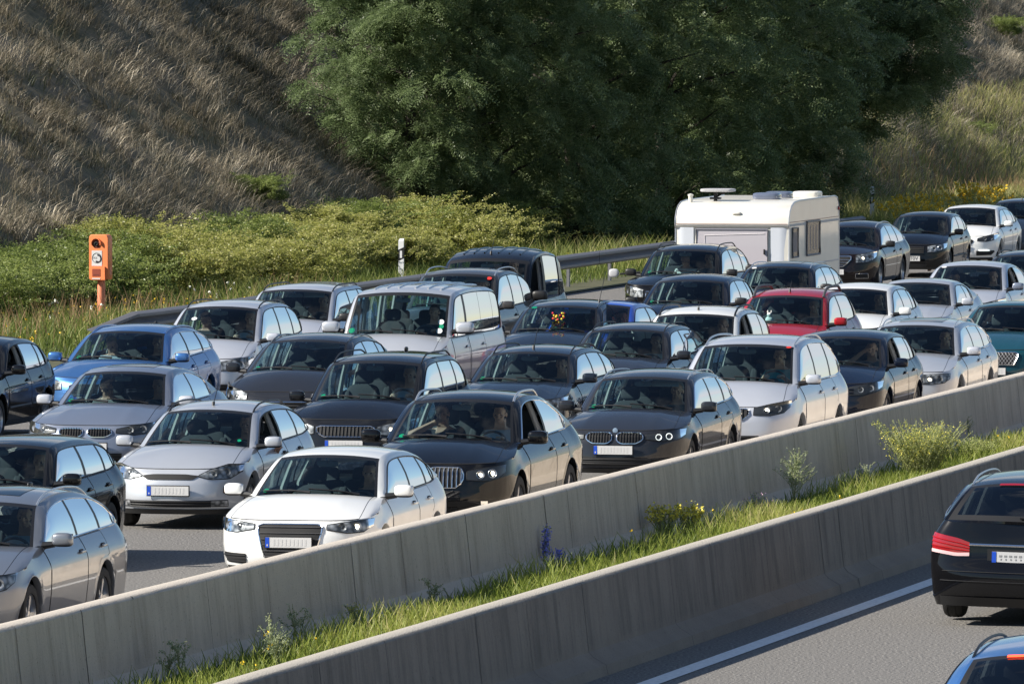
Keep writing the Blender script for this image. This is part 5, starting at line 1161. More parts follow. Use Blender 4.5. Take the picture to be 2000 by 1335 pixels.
 ('tour','people_carrier',sp(MPV,L=4.6,W=1.83,H=1.72,hzw=1.62,wr=.62,wb=.81,yrt=4.1,yrb=4.42,wend=4.2,rails='chrome',trim='black'),P_TAUPE,(960,604),'dark grey people carrier with chrome roof rails, behind the silver minibus',
  dict(grilles=[rect(.4,.76,.66)],lights=lts(.42,.84,.78,.84,.13,.17),plate=.48,stickers=[(.88,.85,.05,REDS)],visor=True,moulding=CHR,rail_h=.07),'wheel'),
 ('caddy','delivery_van',sp(CADDY),P_ANTH,(1022,590),'tall black delivery van with a ribbed roof beside the guardrail',
  dict(grilles=[rect(.4,.76,.66)],lights=lts(.42,.84,.78,.84,.13,.17),plate=.48,open_window=True,mirror=BLK,mirror_s=1.3,mirror_z=.12,aerial='front',ribs=True,moulding=BLK),'wheel'),
 ('peug','hatchback',sp(HATCH,L=4.4,W=1.8,H=1.52,yc=1.0,yw=1.95,wr=.57,wb=.79,hzw=1.42,zc=1.04,zb0=.98,rails='body',yrt=3.9,yrb=4.25),P_GREY,(672,729),'dark grey rounded hatchback with pale glowing lamps, left of the black people carrier',
  dict(grilles=[rect(.45,.6,.48,frame=CHR,bars=('h',3))],lights=lts(.48,.88,.72,.86,.16,.24,style='clear'),plate=.42,visor=True,rail_h=.02,plate_plain=True),'none'),
 ('altea','people_carrier',sp(MPV,L=4.5,W=1.8,H=1.62,wr=.61,yc=1.0,yw=1.9,hzw=1.52,zc=1.06,zb0=1.0,zb1=1.08,yrt=3.95,ridge=.006),P_ANTH,(810,786),'charcoal people carrier with arched black roof rails and chrome-edged slatted grille, behind the white hatchback',
  dict(grilles=[trap(.72,.58,.4,.3,('v',16),CHR,fr=.01),rect(.5,.36,.24,name='air_intake')],lights=lts(.44,.88,.72,.82,.1,.2,style='clear',lit='warm',on=(0,)),plate=.48,aerial='fin',rail_h=.075),'wheelpass'),
 ('skoda','station_wagon',sp(WAGON,wr=.565,yc=1.25,pf=2.9,Df=.66,ridge=.014,zh=.76,zf=.86,zb0=.97,L=4.57),P_SLATE,(1112,748),'dark slate station wagon with black roof rails, left of the grey ring-lit wagon',
  dict(grilles=[trap(.74,.6,.36,.3,('v',14),CHR)],lights=lts(.46,.86,.74,.82,.15,.18,style='clear'),plate=.48,aerial='front',aerial_h=.4,rail_h=.065),'wheel'),
 ('bmw3b','station_wagon',sp(WAGON,W=1.79,wr=.56,yc=1.3,zh=.74,ridge=.012,trim='black'),P_GREY,(1298,703),'dark grey station wagon behind the slate wagon, its driver in a pale shirt',
  dict(grilles=[kid(.71,.58,.34)],lights=lts(.42,.86,.67,.75,.1,.13),plate=.5,visor=False,rail_h=.05,rail_r=.014),'wheel'),
 ('alfa','station_wagon',sp(WAGON,L=4.5,W=1.8,wr=.57,rails='body',zb1=1.04),P_SLATE,(1165,653),'dark blue-grey wagon with a bunch of red and yellow flowers seen at its windscreen',
  dict(grilles=[trap(.72,.55,.3,.2)],lights=lts(.46,.86,.74,.82,.13,.16,style='clear'),plate=.48,visor=True,rail_h=.015,rail_r=.022,mirror=P_SLATE,flowers=True,stickers=[(-.8,.9,.05,GRNS)]),'wheel'),
 ('corsa','hatchback',sp(HATCH,L=3.9,W=1.7,H=1.44,wr=.555,wb=.75,y2=3.3,yrt=3.4,yrb=3.78,pillars=[(2.75,2.86)],wend=3.5,yc=1.0),P_BRIGHTB,(1226,650),'bright blue three-door hatchback with a tall aerial, half hidden by the blue-grey wagon',
  dict(grilles=[rect(.3,.7,.6)],lights=lts(.42,.82,.72,.8,.13,.16,style='clear'),plate=.46,mirror=BLK,aerial='front',aerial_h=.7,doors=[(1.22,2.8)]),'wheel'),
 ('panda','small_suv',sp(HATCH,L=4.2,W=1.72,H=1.62,hzw=1.5,wr=.6,wb=.78,yc=1.1,yw=1.85,zc=1.1,zb0=1.04,zb1=1.1,yrt=3.8,zrt=1.52,yrb=4.1,zrb=1.15,rails='black',wend=3.95,Rt=.34),P_WHITE,(1432,676),'white compact SUV with thick black roof rails, its driver window wound down',
  dict(grilles=[rect(.4,.76,.64)],lights=lts(.46,.82,.8,.84,.15,.16,style='clear'),plate=.5,open_window=True,rail_h=.08,rail_r=.022,aerial='front',aerial_h=.2,mirror=BLK),'wheel'),
 ('g26','hatchback',sp(GOLF,W=1.8,wr=.585,wb=.8,L=4.3),P_NAVY,(1415,597),'dark navy hatchback behind the white compact SUV with the black rails',
  dict(grilles=[rect(.4,.7,.62)],lights=lts(.42,.84,.7,.79,.12,.15),plate=.46,mirror=BLK),'wheel'),
 ('a27','station_wagon',sp(WAGON,wr=.57,yc=1.3,rails='chrome',L=4.7),P_NAVY,(1583,569),'dark navy station wagon with thin chrome roof rails in front of the caravan side',
  dict(grilles=[rect(.3,.7,.5)],lights=lts(.42,.84,.7,.79,.12,.15),plate=.46,rail_h=.03,rail_r=.012,mirror=BLK,sunroof=True,stickers=[(-.82,.92,.05,WHS)]),'wheel'),
 ('tow','towing_suv',sp(SUV,L=4.7,W=1.82,H=1.66,hzw=1.55,wr=.59,wb=.8,zc=1.12,zb0=1.06,zb1=1.12,rails='black'),P_BLK,(1400,540),'black wagon with a towing mirror on a long arm, pulling the white caravan',
  dict(grilles=[rect(.4,.8,.68,frame=CHR)],lights=lts(.46,.88,.84,.92,.15,.18,style='clear'),plate=.55,rail_h=.07,mirror=BLK),'pair'),
 ('duster','compact_suv',sp(SUV,L=4.3,W=1.8,H=1.66,hzw=1.54,wr=.585,wb=.78,y2=3.55,yrt=3.85,yrb=4.15,wend=3.75,pillars=[(2.65,2.75)],rails='grey',zc=1.13,zb0=1.08,zb1=1.15,yc=1.15,yw=1.95,zh=.88,zf=1.0),P_RED,(1607,637),'red compact SUV with chunky grey roof rails, the only red car',
  dict(grilles=[rect(.4,.84,.68,bars=('h',4),barm=CHR)],lights=lts(.46,.86,.86,.92,.15,.18,style='clear'),plate=.55,rail_h=.1,rail_r=.032,aerial='front',aerial_h=.25,mirror=P_RED,doll=True),'wheel'),
 ('w30','hatchback',sp(GOLF,W=1.8,wr=.565,wb=.79),P_WHITE,(1735,616),'white hatchback right behind the red compact SUV',
  dict(grilles=[rect(.4,.7,.62)],lights=lts(.44,.86,.72,.8,.12,.15),plate=.46,mirror=P_WHITE),'wheel'),
 ('cc','coupe',sp(SEDAN,L=4.4,W=1.75,H=1.39,hzw=1.3,wr=.55,wb=.77,yc=1.3,yw=2.05,yrt=3.1,zrt=1.33,yrb=3.95,zrb=1.04,zre=.98,y2=3.55,zb0=.93,zb1=.98,pillars=[(2.75,2.82)],wend=3.3,trim='black',ridge=.01,zc=.97),P_SILV,(1858,597),'silver two-door coupe with a sloping roof behind the white hatchback in the second lane',
  dict(grilles=[trap(.68,.5,.3,.26)],lights=lts(.42,.84,.68,.74,.12,.13,style='clear'),plate=.46,visor=True,doors=[(1.55,2.8)]),'wheel'),
 ('p32','saloon_car',sp(SEDAN,L=4.68,W=1.81,wr=.585,pf=2.4,Df=.85,zh=.72,yc=1.2,yw=2.05,zc=.98),P_SILVL,(1958,567),'silver saloon with large clear headlamps and open driver window near the right edge',
  dict(grilles=[trap(.6,.42,.4,.3)],lights=lts(.48,.88,.72,.82,.1,.2,style='clear'),plate=.44,open_window=True,mirror=P_SGREY,stickers=[(-.83,.93,.05,WHS)]),'pair'),
 ('ins','station_wagon',sp(WAGON,L=4.9,W=1.86,H=1.5,wb=.81,wr=.57,pf=2.5,trim='chrome',rails='chrome',y2=3.7,yrt=4.3,yrb=4.7,wend=4.5,zh=.8,zf=.88,wheel='ten',Rt=.34),P_BROWN,(1713,483),'very dark brown station wagon with a chrome slatted grille right behind the caravan',
  dict(grilles=[trap(.78,.55,.4,.24,('h',4),CHR,barm=CHR)],lights=lts(.5,.88,.8,.88,.16,.2,style='clear',lit='warm',on=(0,)),fogs=[(.5,.75,.3,.4,DRK,CHR)],plate=.44,plate_plain=True,rail_h=.02,rail_r=.016,visor=True,mirror=BLK),'wheel'),
 ('polo','hatchback',sp(GOLF,L=3.95,W=1.66,H=1.47,wr=.555,wb=.735,y2=3.35,yrt=3.45,yrb=3.8,pillars=[(2.5,2.6),(3.2,3.3)],yc=1.0,pf=3.2),P_BLK,(1848,459),'small black hatchback with a white plate, right of the dark brown wagon',
  dict(grilles=[rect(.34,.7,.55,bars=('h',4)),rect(.4,.32,.24,name='air_intake')],lights=lts(.42,.8,.72,.78,.14,.15,style='clear',ring=True),plate=.44,plate_plain=True,moulding=BLK,plate_text='01DT0V'),'wheel'),
 ('w308','hatchback',sp(HATCH,L=4.25,W=1.8,H=1.46,wr=.57,wb=.79,pf=2.5,wheel='multi'),P_WHITE,(1946,443),'white hatchback with a strip of lit daytime lamps at the far end',
  dict(grilles=[trap(.68,.55,.36,.3),corner(.44,.82,.42,.3)],lights=lts(.46,.88,.7,.82,.06,.16,**DARKL),plate=.5,drl=True,mirror=P_WHITE),'wheel'),
 ('far1','hatchback',sp(HATCH,L=4.3),P_SLATE,(2040,430),'dark slate hatchback at the top right corner, last visible car of the queue',
  dict(lights=lts(.46,.88,.7,.82,.06,.16,**DARKL),plate=.5,aerial='front'),'none'),
 ('far2','hatchback',sp(WAGON),P_ANTH,(2062,545),'dark wagon showing only a sliver at the right edge behind the silver saloon',
  dict(lights=lts(.46,.88,.7,.82,.06,.16,**DARKL),plate=.5),'none'),
]
# ---------------------------------------------------------------- people (seated), one continuous body each
SKIN=[mat('skin_light',(.52,.32,.24),.55),mat('skin_tan',(.42,.25,.18),.55)]
CLOTH=[mat('shirt_pale_blue',(.35,.42,.5),.85),mat('shirt_dark',(.03,.032,.04),.85),mat('shirt_white',(.62,.62,.6),.85),mat('shirt_turquoise',(.05,.3,.36),.85),mat('shirt_rose',(.5,.18,.25),.85),mat('shirt_grey',(.16,.17,.18),.85)]
HAIR=[mat('hair_brown',(.035,.02,.012),.6),mat('hair_blond',(.32,.24,.12),.6),mat('hair_grey',(.25,.25,.25),.6),mat('hair_black',(.01,.009,.009),.6)]
JEAN=mat('trousers_dark',(.02,.025,.04),.85)
def skin_mesh(verts,edges,rad,voxel,extra=None,root=0):
    me=bpy.data.meshes.new('sk'); me.from_pydata([tuple(v) for v in verts],edges,[]); o=bpy.data.objects.new('sk',me); COL.objects.link(o)
    sm=o.modifiers.new('s','SKIN'); sm.use_smooth_shade=True
    for i,r_ in enumerate(rad): me.skin_vertices[0].data[i].radius=(r_,r_)
    me.skin_vertices[0].data[root].use_root=True
    bpy.context.view_layer.update(); dg=bpy.context.evaluated_depsgraph_get()
    m1=bpy.data.meshes.new_from_object(o.evaluated_get(dg)); bpy.data.objects.remove(o)
    bm=bmesh.new(); bm.from_mesh(m1)
    if extra: extra(bm)
    bm.to_mesh(m1); bm.free()
    o=bpy.data.objects.new('rm',m1); COL.objects.link(o)
    rm=o.modifiers.new('r','REMESH'); rm.mode='VOXEL'; rm.voxel_size=voxel; rm.use_smooth_shade=True
    s=o.modifiers.new('m','SMOOTH'); s.iterations=3; s.factor=.5
    bpy.context.view_layer.update(); dg=bpy.context.evaluated_depsgraph_get()
    m2=bpy.data.meshes.new_from_object(o.evaluated_get(dg)); bpy.data.objects.remove(o)
    return m2
def ell(bm,c,r_,rot=None,u=16,v=10):
    mt=Matrix.Translation(c)@(rot.to_4x4() if rot else Matrix())@Matrix.Diagonal((*r_,1))
    bmesh.ops.create_uvsphere(bm,u_segments=u,v_segments=v,radius=1,matrix=mt)
def person_mesh(pose):
    V=[];E=[];Rr=[]
    def add(p,r_,par=None):
        V.append(Vector(p)); Rr.append(r_); i=len(V)-1
        if par is not None: E.append((par,i))
        return i
    lean=.14
    hip=add((0,0,0),.13); wst=add((0,.06,.16),.118,hip); ch=add((0,.11,.34),.135,wst); sh=add((0,.13,.46),.1,ch); nk=add((0,.115,.56),.055,sh); hd=add((0,.09,.66),.06,nk)
    for sx in (-1,1):
        h=add((sx*.1,-.02,-.01),.095,hip); k=add((sx*.15,-.43,.06),.065,h); a=add((sx*.14,-.62,-.3),.04,k); add((sx*.14,-.78,-.33),.035,a)
    def hand(wr,d,nrm,par,curl):
        d=d.normalized(); sdv=d.cross(nrm).normalized(); nrm=sdv.cross(d).normalized()
        pm=add(wr+d*.045,.026,par)
        lens=(.075,.085,.08,.062)
        for i,l in enumerate(lens):
            o=(i-1.5)*.021; b=add(wr+d*.08+sdv*o,.011,pm); c=math.radians(curl)
            d1=(d*math.cos(c*.5)+nrm*math.sin(c*.5)); m_=add(V[b]+d1*l*.5,.0095,b); d2=(d*math.cos(c*1.3)+nrm*math.sin(c*1.3)); add(V[m_]+d2*l*.5,.0085,m_)
        t=add(wr+d*.03+sdv*-.032+nrm*.01,.013,pm); t2=add(V[t]+(d*.6-sdv*.6+nrm*.5)*.035,.011,t); add(V[t2]+(d*.8+nrm*.6)*.028,.0095,t2)
    wheelc=Vector((0,-.43,.36))
    arms={'wheel':[(Vector((-.15,-.36,.42)),'w'),(Vector((.15,-.36,.42)),'w')],
          'lap':[(Vector((-.08,-.3,.12)),'l'),(Vector((.08,-.3,.12)),'l')],
          'window':[(Vector((-.15,-.36,.42)),'w'),(Vector((.47,-.22,.42)),'o')],
          'phone':[(Vector((-.1,-.05,.6)),'u'),(Vector((.08,-.3,.12)),'l')],
          'forehead':[(Vector((-.1,-.06,.68)),'u'),(Vector((.15,-.36,.42)),'w')]}[pose]
    for sx,(wr,kd) in zip((-1,1),arms):
        s0=add((sx*.17,.12,.46),.062,sh); s1=Vector((sx*.17,.12,.46))
        if kd=='w': el=Vector((sx*.27,-.08,.26))
        elif kd=='l': el=Vector((sx*.24,0,.2))
        elif kd=='o': el=Vector((.36,.02,.32))
        else: el=Vector((sx*.36,-.14,.46))
        e=add(el,.042,s0); w_=add(wr,.027,e); d=(wr-el).normalized()
        hand(wr,d if kd!='w' else (d+Vector((-sx*.3,-.1,.2))),Vector((0,0,-1)) if kd!='u' else Vector((sx*-.6,.6,0)),w_,70 if kd=='w' else 25)
    down=pose=='lap'
    hc=Vector((0,.06,.715)) if not down else Vector((0,.0,.69)); rot=Matrix.Rotation(R(28 if down else 4),3,'X')
    def head(bm):
        Q=lambda x,y,z: hc+rot@Vector((x,y,z))
        ell(bm,Q(0,.012,.035),(.077,.096,.09),rot); ell(bm,Q(0,-.03,-.03),(.06,.066,.082),rot); ell(bm,Q(0,-.055,-.08),(.035,.035,.028),rot)
        ell(bm,Q(0,-.098,-.012),(.014,.022,.024),rot); ell(bm,Q(0,-.088,.02),(.05,.016,.012),rot); ell(bm,Q(0,-.09,-.052),(.024,.012,.009),rot)
        for sx in (-1,1): ell(bm,Q(sx*.079,.01,-.005),(.012,.022,.034),rot); ell(bm,Q(sx*.036,-.07,-.022),(.024,.02,.02),rot)
    body=skin_mesh(V,E,Rr,.0075,head)
    # shirt: torso and upper arms a little thicker
    V2=[(0,0,.02),(0,.06,.16),(0,.11,.34),(0,.125,.455),(-.17,.12,.455),(.17,.12,.455)]; E2=[(0,1),(1,2),(2,3),(3,4),(3,5)]; R2=[.138,.128,.146,.108,.074,.074]
    for sx,(wr,kd),i in zip((-1,1),arms,(4,5)):
        s0=Vector(V2[i]); el={'w':Vector((sx*.27,-.08,.26)),'l':Vector((sx*.24,0,.2)),'o':Vector((.36,.02,.32)),'u':Vector((sx*.36,-.14,.46))}[kd]
        V2.append(s0.lerp(el,.72)); E2.append((i,len(V2)-1)); R2.append(.058)
    shirt=skin_mesh(V2,E2,R2,.012)
    bm=bmesh.new(); ell(bm,hc+rot@Vector((0,.022,.045)),(.086,.1,.092),rot,20,12)
    cut=[v for v in bm.verts if (rot.inverted()@(v.co-hc)).y<-.035+.0*v.co.z and (rot.inverted()@(v.co-hc)).z<.085 or (rot.inverted()@(v.co-hc)).z<-.03]
    bmesh.ops.delete(bm,geom=cut,context='VERTS'); hair=bpy.data.meshes.new('hair'); bm.to_mesh(hair); bm.free()
    hair.polygons.foreach_set('use_smooth',[True]*len(hair.polygons))
    bm=bmesh.new()
    for sx in (-1,1): ell(bm,hc+rot@Vector((sx*.031,-.084,.002)),(.012,.006,.007),rot,8,6)
    eyes=bpy.data.meshes.new('eyes'); bm.to_mesh(eyes); bm.free()
    return body,shirt,hair,eyes
_pm={}
def add_person(pose,loc,rz,label,skin=0,cloth=1,hair=0,group=None,scale=1.):
    if pose not in _pm: _pm[pose]=person_mesh(pose)
    b,s,h,e=_pm[pose]
    def ob(nm,me,mt,par=None):
        if not me.materials: me.materials.append(mt)
        o=bpy.data.objects.new(nm,me); link(o,par); o.material_slots[0].link='OBJECT'; o.material_slots[0].material=mt; return o
    p=ob('person',b,SKIN[skin]); p.location=loc; p.rotation_euler=(0,0,rz); p.scale=(scale,)*3
    tag(p,label,'person',group); ob('shirt',s,CLOTH[cloth],p); ob('hair',h,HAIR[hair],p); ob('eyes',e,BLK,p); return p
# ---------------------------------------------------------------- put the cars on the road
RZ=-TH
def place(spec,anchor_local,px,py,rz=RZ):
    """world position of the car's footprint centre so that a local point shows at a pixel"""
    x,y,z=anchor_local; y-=spec['L']/2
    wp=unproj(px,py,z); c,s_=math.cos(rz),math.sin(rz)
    return Vector((wp.x-(c*x-s_*y),wp.y-(s_*x+c*y),0))
LANE={}
def local(pos,rz,x,y,z): c,s_=math.cos(rz),math.sin(rz); return Vector((pos.x+c*x-s_*y,pos.y+s_*x+c*y,z))
PL={  # who sits where: label
 'a3':[('wheel',.36,'driver of the white hatchback nearest the camera, dark shirt, hands on the wheel',0,1,0)],
 'focus':[('window',.36,'driver of the silver wagon with a bare arm resting on the open window',1,1,0)],
 'x6':[('phone',-.36,'bare-armed passenger of the black coupe SUV holding a hand to the ear',1,1,3),('wheel',.36,'driver of the black coupe SUV with short dark hair and pale shirt',0,0,3)],
 'bmw3':[('wheel',.36,'driver of the dark grey wagon with ring headlights, pale face behind the wheel',0,5,2)],
 'alh':[('wheel',.36,'driver in a turquoise shirt in the silver people carrier beside the barrier',0,3,0)],
 'golf':[('forehead',.36,'driver of the navy hatchback leaning a hand on the forehead',1,5,3)],
 'a6':[('wheel',.36,'driver of the silver wagon with the sunroof beside the barrier',0,1,0),('lap',-.36,'passenger in a rose top in the silver wagon with the sunroof',0,4,0)],
 'jag':[('wheel',.3,'driver of the dark teal saloon at the right edge',0,2,1)],
 'golfk':[('wheel',.36,'driver of the black hatchback at the left edge',0,1,3)],
 'merc':[('wheel',.36,'driver with dark glasses and pale blue shirt in the grey wagon at lower left',1,0,3)],
 'blackm':[('wheel',.36,'driver of the glossy black tall hatchback at left',1,1,2)],
 'volvo':[('lap',-.36,'fair-haired passenger in a pale blue shirt looking down in the blue wagon',0,0,1),('wheel',.36,'driver of the metallic blue wagon in a dark shirt',0,1,0)],
 'bmw5':[('lap',-.36,'passenger of the blue-grey saloon with brown hair',0,5,0),('wheel',.36,'driver of the blue-grey saloon',1,1,0)],
 'zafira':[('wheel',.36,'driver of the silver people carrier with black rails left of the minibus',0,0,2),('lap',-.36,'passenger of the silver people carrier with black rails left of the minibus',0,1,0)],
 'van2':[('wheel',.36,'driver of the silver compact people carrier near the guardrail',0,1,0)],
 't5':[('wheel',.4,'driver of the silver minibus',1,1,0)],
 'tour':[('wheel',.36,'driver of the dark grey people carrier with chrome rails',0,5,0)],
 'caddy':[('wheel',.36,'driver of the tall black delivery van',0,2,0)],
 'altea':[('wheel',.36,'driver of the charcoal people carrier in a pale shirt, hands high on the wheel',0,0,2)],
 'skoda':[('wheel',.36,'driver of the slate wagon with black roof rails',0,5,3)],
 'bmw3b':[('wheel',.36,'driver in a white shirt in the dark wagon behind the slate wagon',1,2,3)],
 'alfa':[('wheel',.36,'driver of the blue-grey wagon with the flowers',0,1,0)],
 'corsa':[('wheel',.34,'driver of the bright blue three-door hatchback',0,5,0)],
 'panda':[('wheel',.34,'driver of the white compact SUV with black rails',1,0,2)],
 'g26':[('wheel',.36,'driver of the navy hatchback behind the white compact SUV',1,1,2)],
 'a27':[('wheel',.36,'driver in pale blue in the navy wagon before the caravan side',1,0,3)],
 'tow':[('wheel',.36,'driver of the black wagon that pulls the caravan',1,5,3),('lap',-.1,'fair-haired passenger of the black wagon that pulls the caravan',0,2,1)],
 'duster':[('wheel',.36,'driver of the red compact SUV',0,5,2)],
 'w30':[('wheel',.36,'driver of the white hatchback behind the red compact SUV',1,1,3)],
 'cc':[('wheel',.36,'driver of the silver coupe',1,1,0)],
 'p32':[('wheel',.36,'driver of the silver saloon near the right edge',0,1,0),('lap',-.36,'passenger of the silver saloon near the right edge',0,5,0)],
 'ins':[('wheel',.36,'driver of the very dark brown wagon behind the caravan',0,5,1)],
 'polo':[('wheel',.34,'driver of the small black hatchback with white plate',0,5,0)],
 'w308':[('wheel',.36,'driver of the white hatchback with lit daytime lamps',0,1,0)],
}
ANCH={'golfk':(lambda d:(d['W']/2,d['y2'],d['Rt']),93,804),'merc':(lambda d:(d['W']/2,d['y2'],d['Rt']),207,1166),'blackm':(lambda d:(d['W']/2,d['y2'],d['Rt']),221,1032)}
ONLY=None
for (cid,kind,spec,pm,px,label,ex,drv) in CARS:
    if ONLY and cid not in ONLY: continue
    cc=Car(spec)
    if cid in ANCH: f,ax,ay=ANCH[cid]; pos=place(spec,f(spec),ax,ay)
    else: pos=place(spec,(cc.O(0).x,cc.O(0).y,cc.O(0).z),px[0],px[1])
    sn_=to_sn(pos)
    LANE[cid]=sn_
    cat={'station_wagon':'station wagon','people_carrier':'people carrier','minibus':'minibus','delivery_van':'van','coupe_suv':'SUV','small_suv':'SUV','compact_suv':'SUV','towing_suv':'station wagon','saloon_car':'saloon car','coupe':'coupe'}.get(kind,'hatchback')
    root,S,hz,hy=build_car(kind,spec,pm,pos,RZ,label,cat,'cars queuing in the traffic jam',ex)
    print(cid,'s %.1f n %.2f'%sn_)
    for (pose,x,lb,sk,cl,ha) in PL.get(cid,[]):
        add_person(pose,local(pos,RZ,x,hy-S.L/2,hz),RZ,lb,sk,cl,ha,'people in the cars')
    if ex.get('ribs'):
        b=MB()
        t0,t1=S.t_at_y(S.yw+.35),S.t_at_y(S.yrt-.3)
        for a in (-.72,-.45,-.18,.18,.45,.72): b.tube([Vector((p.x,p.y-S.L/2,p.z+.004)) for p in [S.hoop(a,lerp(t0,t1,k/10)) for k in range(11)]],.016,n=6)
        b.build('roof_rib',pm,root)
    if ex.get('drl'):
        b=MB(); b.tube([Vector((p.x,p.y-S.L/2,p.z)) for p in [S.fpt(x,.42,.02) for x in (.5,.58,.66,.72)]],.018,n=6); b.build('daytime_lamp',LITW,root)
    if ex.get('flowers'):
        f=empty('flower_garland',local(pos,RZ,.05,S.yc+.25-S.L/2,S.zc),RZ,'small bunch of red and yellow flowers standing on the dashboard of the blue-grey wagon','flowers')
        for nm,mt_,k0 in (('red_blossoms',mat('petal_red',(.7,.03,.05),.6),0),('yellow_blossoms',mat('petal_yellow',(.8,.6,.05),.6),1)):
            b=MB()
            for k in range(16): b.rbox((random.uniform(-.1,.1),random.uniform(-.05,.05),random.uniform(.04,.3)),(.035,.03,.035),.9,n=3,nu=6)
            b.build(nm,mt_,f)
        b=MB(); b.tube([(0,0,-.05),(.01,0,.28)],.006); b.tube([(0,0,0),(-.08,0,.22)],.005); b.tube([(0,0,0),(.08,0,.2)],.005); b.build('stem',mat('stem_green',(.05,.12,.03),.6),f)
    if ex.get('doll'):
        b=MB(); b.rbox((0,0,.05),(.14,.1,.11),.9); b.rbox((0,-.01,.13),(.08,.08,.08),.9); b.rbox((-.03,0,.18),(.02,.02,.05),.9); b.rbox((.03,0,.18),(.02,.02,.05),.9)
        o=b.build('plush_toy',mat('plush_white',(.75,.74,.7),.9)); o.location=local(pos,RZ,-.2,S.yc+.28-S.L/2,S.zc+.0); o.rotation_euler=(0,0,RZ); tag(o,'small white plush toy on the dashboard of the red compact SUV','toy')
    if cid=='tow':
        b=MB(); b.tube([(-.9,-.35,1.12),(-1.3,-.4,1.08)],.02); b.build('towing_mirror_arm',BLK,root)
        b=MB(); b.rbox((-1.42,-.4,1.1),(.2,.08,.17),.7); m_=b.build('towing_mirror',mat('mirror_grey',(.45,.45,.47),.4),root)
        b=MB(); b.rbox((-1.12,-.38,1.12),(.16,.12,.14),.7); b.build('towing_mirror_bracket',BLK,root)
        b=MB(); b.tube([(.9,-.35,1.12),(1.2,-.4,1.16)],.02); b.rbox((1.28,-.4,1.2),(.2,.08,.17),.7); b.build('towing_mirror',BLK,root)
# cars driving away on the near carriageway
AWAY=RZ+PI
ta=dict(x=(.5,.9),top=[(.5,.86),(.62,.9),(.9,.95)],bot=[(.5,.72),(.64,.715),(.9,.75)],strip=.84,plate=.72)
sp_e=sp(WAGON,L=4.9,W=1.87,H=1.54,wb=.81,wr=.6,yc=1.35,yw=2.15,yrt=4.3,yrb=4.72,y1=.85,y2=3.72,wend=4.5,pillars=[(2.92,3.0),(3.78,3.86)],trim='chrome',rails='chrome',hzw=1.43,zrt=1.43,zb0=.97,zb1=1.05,Rt=.34,Dr=.3,pr=3.2,zrb=1.08,zre=1.04,rear_glass='dark',roff=[(0,.1),(.12,.0),(.3,-.02),(.48,-.02),(.52,.06),(.8,.08),(1,.12)])
if not ONLY or 'away' in ONLY:
    pos=place(sp_e,(sp_e['W']/2-.12,sp_e['y2'],0),1866,1208,AWAY)
    r_,S,hz,hy=build_car('station_wagon',sp_e,P_BLK,pos,AWAY,'black station wagon driving away with red tail lamps, at the right edge','station wagon',None,dict(tail=ta,aerial='fin',plate=None,rail_r=.015,rail_h=.04,lights=lts(.46,.86,.7,.78,.1,.16)))
    r_.rotation_euler=(0,R(-1.5),AWAY)
    add_person('wheel',local(pos,AWAY,.36,hy-S.L/2,hz),AWAY,'driver of the black wagon driving away, seen through its rear window',0,1,0,'people in the cars')
    print('away',to_sn(pos))
    sp_b=sp(WAGON,L=4.6,W=1.82,H=1.48,rails='black',yrt=4.1,yrb=4.5)
    pos=place(sp_b,(sp_b['wr']+.0,sp_b['yrt']+.0,sp_b['zrt']),1893,1284,AWAY)
    r_,S,hz,hy=build_car('station_wagon',sp_b,P_BLUE,pos,AWAY,'roof end of a blue station wagon with lit brake light, lower right corner','station wagon',None,dict(tail=dict(ta,lit=True),plate=None,rail_r=.016,rail_h=.03,lights=lts(.46,.86,.7,.78,.1,.16)))
    print('away2',to_sn(pos))
    add_person('wheel',local(pos,AWAY,.36,hy-S.L/2,hz),AWAY,'driver of the blue wagon at the lower right corner',0,5,0,'people in the cars')
# ---------------------------------------------------------------- caravan
CW=2.3; CL=5.6; CH=2.58; Z0=.42
def place_local(local_pt,px,py):
    x,y,z=local_pt; wp=unproj(px,py,z); c,s_=math.cos(RZ),math.sin(RZ); return Vector((wp.x-(c*x-s_*y),wp.y-(s_*x+c*y),0))
cp=place_local((CW/2,-CL/2,1.35),1540,497)
cv=empty('caravan',cp,RZ,'white touring caravan with curtained front window, towed by the black wagon','caravan')
print('caravan',to_sn(cp))
m=mat('caravan_white',(.74,.73,.69),.35,coat=.4); bb=m.node_tree.nodes['Principled BSDF']; tc=N(m,'ShaderNodeTexCoord'); f1,_=noisefac(m,90.,.3,.7,2,tc.outputs['Object']); bp=N(m,'ShaderNodeBump',Strength=.25,Distance=.004); L_(m,f1,bp.inputs['Height']); L_(m,bp.outputs[0],bb.inputs['Normal']); f2,_=noisefac(m,2.,.4,.8,5,tc.outputs['Object']); k=N(m,'ShaderNodeMath',operation='MULTIPLY'); k.inputs[1].default_value=.35; L_(m,f2,k.inputs[0]); L_(m,nodes_mix(m,k.outputs[0],(.76,.73,.65),(.58,.54,.46)),bb.inputs['Base Color'])
CVW=m
